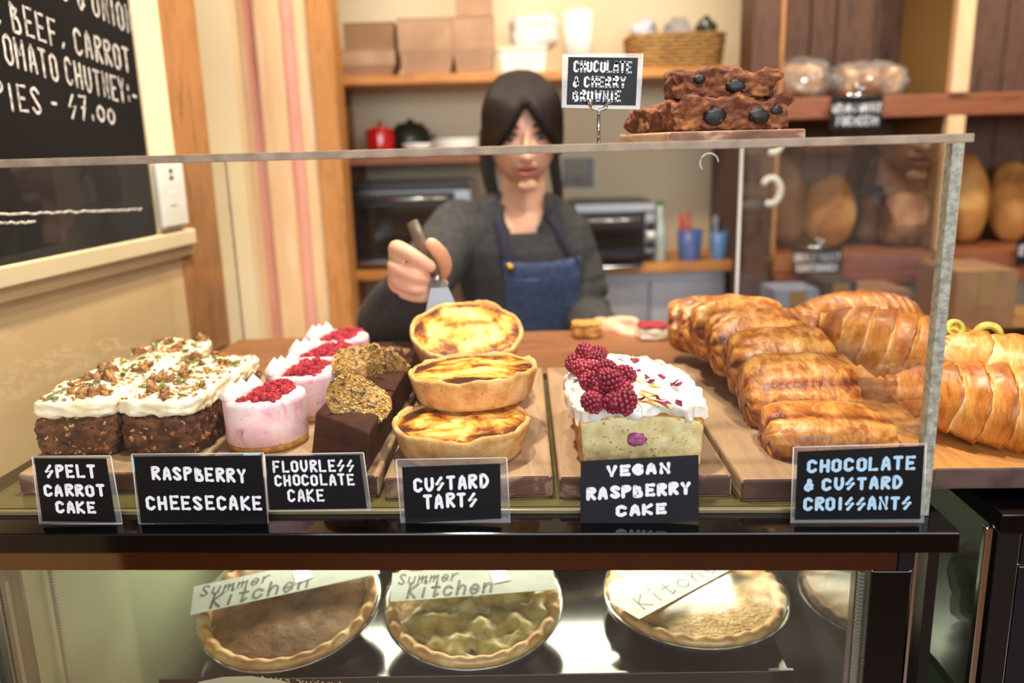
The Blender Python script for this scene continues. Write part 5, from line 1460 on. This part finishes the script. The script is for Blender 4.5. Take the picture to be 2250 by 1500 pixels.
# left hand resting on the worktop behind the croissants
limb(body, [W_L, at(1348, 724, 1.525)], [.025, .024], 14, 4)
limb(body, [at(1345, 716, 1.53), at(1372, 712, 1.51)], [.018, .016], 12, 4)
for k, (a, c, d) in enumerate((((1365, 708), (1392, 706), (1404, 722)), ((1366, 714), (1398, 714), (1410, 732)), ((1364, 722), (1392, 724), (1402, 738)), ((1360, 730), (1382, 733), (1392, 741)))):
    limb(body, [at(*a, 1.51), at(*c, 1.49 - .004 * k), at(*d, 1.48 - .004 * k)], [.0105 - .0008 * k, .0092 - .0008 * k, .0075 - .0006 * k], 10, 5)
limb(body, [at(1345, 720, 1.515), at(1368, 732, 1.485), at(1385, 740, 1.475)], [.012, .010, .008], 10, 4)
me = remesh(body, .0034, 3); me.name = 'body'; me.materials.append(m_skin)
bo_ = bpy.data.objects.new('body', me); COL.objects.link(bo_)
PI_ = Matrix.Translation(pr.location).inverted()
me.transform(PI_); bo_.parent = pr
def pp(b, name, m, parent=pr, smooth=True):
    for v in b.v: v -= Vector(pr.location)
    return b.out(name, m, parent, smooth)
# face details
for s in (-1, 1):
    e = pp(B().ball((0, 0, 0), (.0130, .009, .0048), 16, 10, M=HM @ T(s * .031, -.0795, .003)), 'eye', m_eyew)
    pp(B().ball((0, 0, 0), (.0058, .003, .0044), 14, 8, M=HM @ T(s * .031, -.0885, .0005)), 'iris', m_iris, e)
    pp(B().tube([HM @ Vector((s * (.016 + .008 * k), -.0875 + .0010 * k * k, .0105 - .0010 * (k - 2) ** 2 * .8)) for k in range(5)], [.0012, .0024, .003, .0028, .0016], 8, flat=1), 'upper_lid', m_brow)
    pp(B().tube([HM @ Vector((s * (.014 + .009 * k), -.096 + .0014 * k * k, .025 + .002 * min(k, 2))) for k in range(5)], [.002, .0034, .0034, .003, .0015], 8), 'eyebrow', m_brow)
b = B()
limb(b, [HM @ Vector((-.026, -.091, -.0595)), HM @ Vector((-.008, -.1005, -.0555)), HM @ Vector((0, -.101, -.0565)), HM @ Vector((.008, -.1005, -.0555)), HM @ Vector((.026, -.091, -.0595))], [.0016, .0042, .0038, .0042, .0016], 10, 4)
pp(b, 'upper_lip', m_lip)
b = B()
limb(b, [HM @ Vector((-.023, -.091, -.0665)), HM @ Vector((0, -.1005, -.0715)), HM @ Vector((.023, -.091, -.0665))], [.0018, .0058, .0018], 10, 6)
pp(b, 'lower_lip', m_lip)
b = B().tube([HM @ Vector((x, -.100 + 16 * x * x, -.0632)) for x in [-.019 + .0038 * k for k in range(11)]], .0022, 6)
pp(b, 'mouth_opening', mat('mouth_dark', '3A1614', rough=.6))
# hair: cap with parted curtain fringe and a tied tail over the shoulder
hb = B()
def hair_cap():
    rs = []; n = 48; m = 22
    for i in range(m + 1):
        th = math.pi * (i + .05) / (m + .1); z = -math.cos(th)
        ring = []
        for k in range(n):
            a = 2 * math.pi * k / n; s = math.sin(th); x = s * math.cos(a); y = s * math.sin(a)
            g = 1 + .03 * noise.noise(Vector((math.cos(a) * 8, z * 1.5, math.sin(a) * 8)))
            x = math.copysign(abs(x) ** .84, x)
            p = Vector((x * .088 * g, y * .106 * g + .010, z * .112 * g + .016))
            ring.append(p)
        rs.append(ring)
    return rs
cap = B().rings(hair_cap())
# open the front: push the cap backwards where the face is
vs = []
for p in cap.v:
    q = p.copy()
    if q.y < .02 and q.z < .058:
        q.y = max(q.y, .012 + .0 * q.z)
    vs.append(q)
hb.add([HM @ p for p in vs], cap.f)
for s in (-1, 1):       # curtain fringe sweeping from the parting down past the eyes
    for j in range(7):
        u = j / 6
        top = Vector((s * (.006 + .010 * u), -.058 + .050 * u, .098 + .016 * u))
        mid = Vector((s * (.020 + .042 * u), -.103 + .048 * u, .062 + .016 * u))
        low = Vector((s * (.046 + .030 * u), -.101 + .058 * u, .010 - .002 * u))
        end = Vector((s * (.066 + .016 * u), -.072 + .060 * u, -.022 - .028 * u))
        limb(hb, [HM @ top, HM @ mid, HM @ low, HM @ end], [.016, .016, .011, .004], 10, 6)
for s, L_ in ((-1, .17), (1, .24)):
    for j in range(4):
        o = Vector((s * (.070 + .002 * j), .036 + .016 * j, -.010))
        limb(hb, [HM @ o, HM @ (o + Vector((s * .004, .012, -.07))), HM @ (o + Vector((-s * .006 if s < 0 else .012, .022, -.14))), HM @ (o + Vector((-s * .012 if s < 0 else .020, .015, -L_ * (.9 if s > 0 else .75))))], [.015, .014, .013, .005], 10, 6)
hm = remesh(hb, .004, 3); hm.name = 'hair'; hm.materials.append(m_hair); hm.transform(PI_)
ho = bpy.data.objects.new('hair', hm); COL.objects.link(ho); ho.parent = pr
# sweater
sb = B()
ell_stack(sb, [(cx, cy, z, rx + .012, ry + .012) for (cx, cy, z, rx, ry) in TORSO if .9 < z < 1.31] + [(.022, 1.924, 1.330, .104, .076), (.027, 1.918, 1.345, .070, .062)])
limb(sb, [S_R + Vector((.01, 0, .006)), S_R.lerp(E_R, .5) + Vector((-.012, 0, -.02)), E_R, E_R.lerp(W_R, .5) + Vector((-.004, 0, -.008)), E_R.lerp(W_R, .84)], [.068, .066, .066, .057, .040], 20)
limb(sb, [S_L + Vector((-.01, 0, .004)), S_L.lerp(E_L, .5) + Vector((.01, 0, 0)), E_L, E_L.lerp(W_L, .5), E_L.lerp(W_L, .86)], [.066, .062, .058, .047, .037], 20)
for v in sb.v:      # knitted folds
    v += Vector((1, 0, .3)) * .0045 * noise.noise(v * 16)
sm = remesh(sb, .005, 3); sm.name = 'sweater'
# cut the neckline: drop vertices inside the neck opening
bm = bmesh.new(); bm.from_mesh(sm)
dele = [v for v in bm.verts if v.co.z > 1.266 + .9 * max(0, (v.co.y - 1.87)) and math.hypot((v.co.x - .031) / .050, (v.co.y - 1.885) / .072) < 1]
bmesh.ops.delete(bm, geom=dele, context='VERTS'); bm.to_mesh(sm); bm.free()
sm.materials.append(m_sweater); sm.transform(PI_)
so = bpy.data.objects.new('sweater', sm); COL.objects.link(so); so.parent = pr
# denim apron: bib following the chest, waist part, straps, brass button
def chest_y(x, z):
    for i in range(len(TORSO) - 1):
        a, c = TORSO[i], TORSO[i + 1]
        if a[2] <= z <= c[2]:
            t = (z - a[2]) / (c[2] - a[2]); cx, cy, rx, ry = [a[k] + (c[k] - a[k]) * t for k in (0, 1, 3, 4)]
            q = min(.96, abs((x - cx) / (rx + .012)))
            return cy - (ry + .012) * (1 - q ** 2.3) ** .5
    return TORSO[0][1] - TORSO[0][4]
xs0, xs1 = atY(1108, 600, 1.82).x, atY(1276, 600, 1.82).x
v = []; f = []; nu, nv = 24, 30
for j in range(nv + 1):
    z = .62 + (1.203 - .62) * j / nv
    wid = 0 if z > 1.0 else min(1, (1.0 - z) / .15)
    for i in range(nu + 1):
        u = i / nu; a = xs0 - .07 * wid; c = xs1 + .03 * wid
        x = a + (c - a) * u
        y = chest_y(x, max(z, .9)) - .006 - .002 * noise.noise(Vector((x * 30, z * 16, 3))) - (.003 if j >= nv - 3 else 0)
        v.append(Vector((x, y, z - .006 * math.sin(u * math.pi) * (j / nv) + .004 * u)))
for j in range(nv):
    for i in range(nu): f.append((j * (nu + 1) + i, j * (nu + 1) + i + 1, (j + 1) * (nu + 1) + i + 1, (j + 1) * (nu + 1) + i))
ap = pp(B().add(v, f), 'apron', m_denim); md = ap.modifiers.new('thick', 'SOLIDIFY'); md.thickness = .003; md.offset = 1
def strap(pts, w=.013):
    P = [Vector(p) for p in pts]; P = catmull(P, 5); vs = []; fs = []
    for i, p in enumerate(P): vs += [p + Vector((-w, 0, 0)), p + Vector((w, 0, 0))]
    for i in range(len(P) - 1): fs.append((2 * i, 2 * i + 1, 2 * i + 3, 2 * i + 2))
    o = pp(B().add(vs, fs), 'strap', m_strap, ap); md = o.modifiers.new('thick', 'SOLIDIFY'); md.thickness = .003; return o
for (x0, x1) in ((xs0 + .012, -.022), (xs1 - .012, .092)):
    pts = []
    for k in range(6):
        t = k / 5; z = 1.19 + (1.30 - 1.19) * t; x = x0 + (x1 - x0) * t
        pts.append((x, chest_y(x, z) - .009, z))
    pts.append((x1, 1.90, 1.335)); pts.append((x1 - .0, 1.96, 1.325))
    strap(pts)
bx = xs0 + .013; pp(B().lathe([(.0095, 0), (.0095, .003), (.007, .005), (.0005, .0055)], 20, M=T(bx, chest_y(bx, 1.192) - .0135, 1.190) @ RX(R(90))), 'button', m_brass, ap)
# stitched hem on the bib
b = B(); b.tube([(xs0 + .004 + (xs1 - xs0 - .008) * k / 12, chest_y(xs0 + .004 + (xs1 - xs0 - .008) * k / 12, 1.168) - .0105, 1.165 + .003 * k / 12 - .006 * math.sin(k / 12 * math.pi)) for k in range(13)], .0014, 6)
pp(b, 'stitching', mat('pale_stitch', '6E80A8', rough=.8), ap)

# ================================================================== spatula held in the hand
m_handle = mat('brown_handle', [(.4, '4A3A30'), (.6, '5E4A3C')], 30, 3, .5)
h0, h1, h2, h3 = at(906, 488, 1.222), at(958, 606, 1.182), at(966, 632, 1.172), at(975, 712, 1.165)
sp = thing('spatula', 'brown handled steel cake spatula held in the woman\'s hand', 'spatula', h1)
def sl(p): return p - h1
ax = (h1 - h0).normalized()
B().tube([sl(h0), sl(h0.lerp(h1, .3)), sl(h0.lerp(h1, .75)), sl(h1)], [.0088, .0098, .009, .007], 14, flat=.6, up=(0, 1, 0)).out('handle', m_handle, sp)
B().tube([sl(h1), sl(h1.lerp(h2, .5))], .0062, 10).out('neck', m_steel, sp)
wd0, wd1 = .0125, .029
b = B(); vs = []
for (p, w) in ((h1.lerp(h2, .35), .011), (h2, wd0), (h2.lerp(h3, .45), .0205), (h3, wd1)):
    for sy in (-.0006, .0006):
        vs += [sl(p) + Vector((-w, sy, 0)), sl(p) + Vector((w, sy, 0))]
fs = []
for i in range(3):
    a = i * 4; c = a + 4
    fs += [(a, a + 1, c + 1, c), (a + 2, c + 2, c + 3, a + 3), (a, c, c + 2, a + 2), (a + 1, a + 3, c + 3, c + 1)]
fs += [(0, 2, 3, 1), (12, 13, 15, 14)]
b.add(vs, fs); b.out('blade', mat('dull_steel', '77787A', rough=.38, metal=1), sp, False)
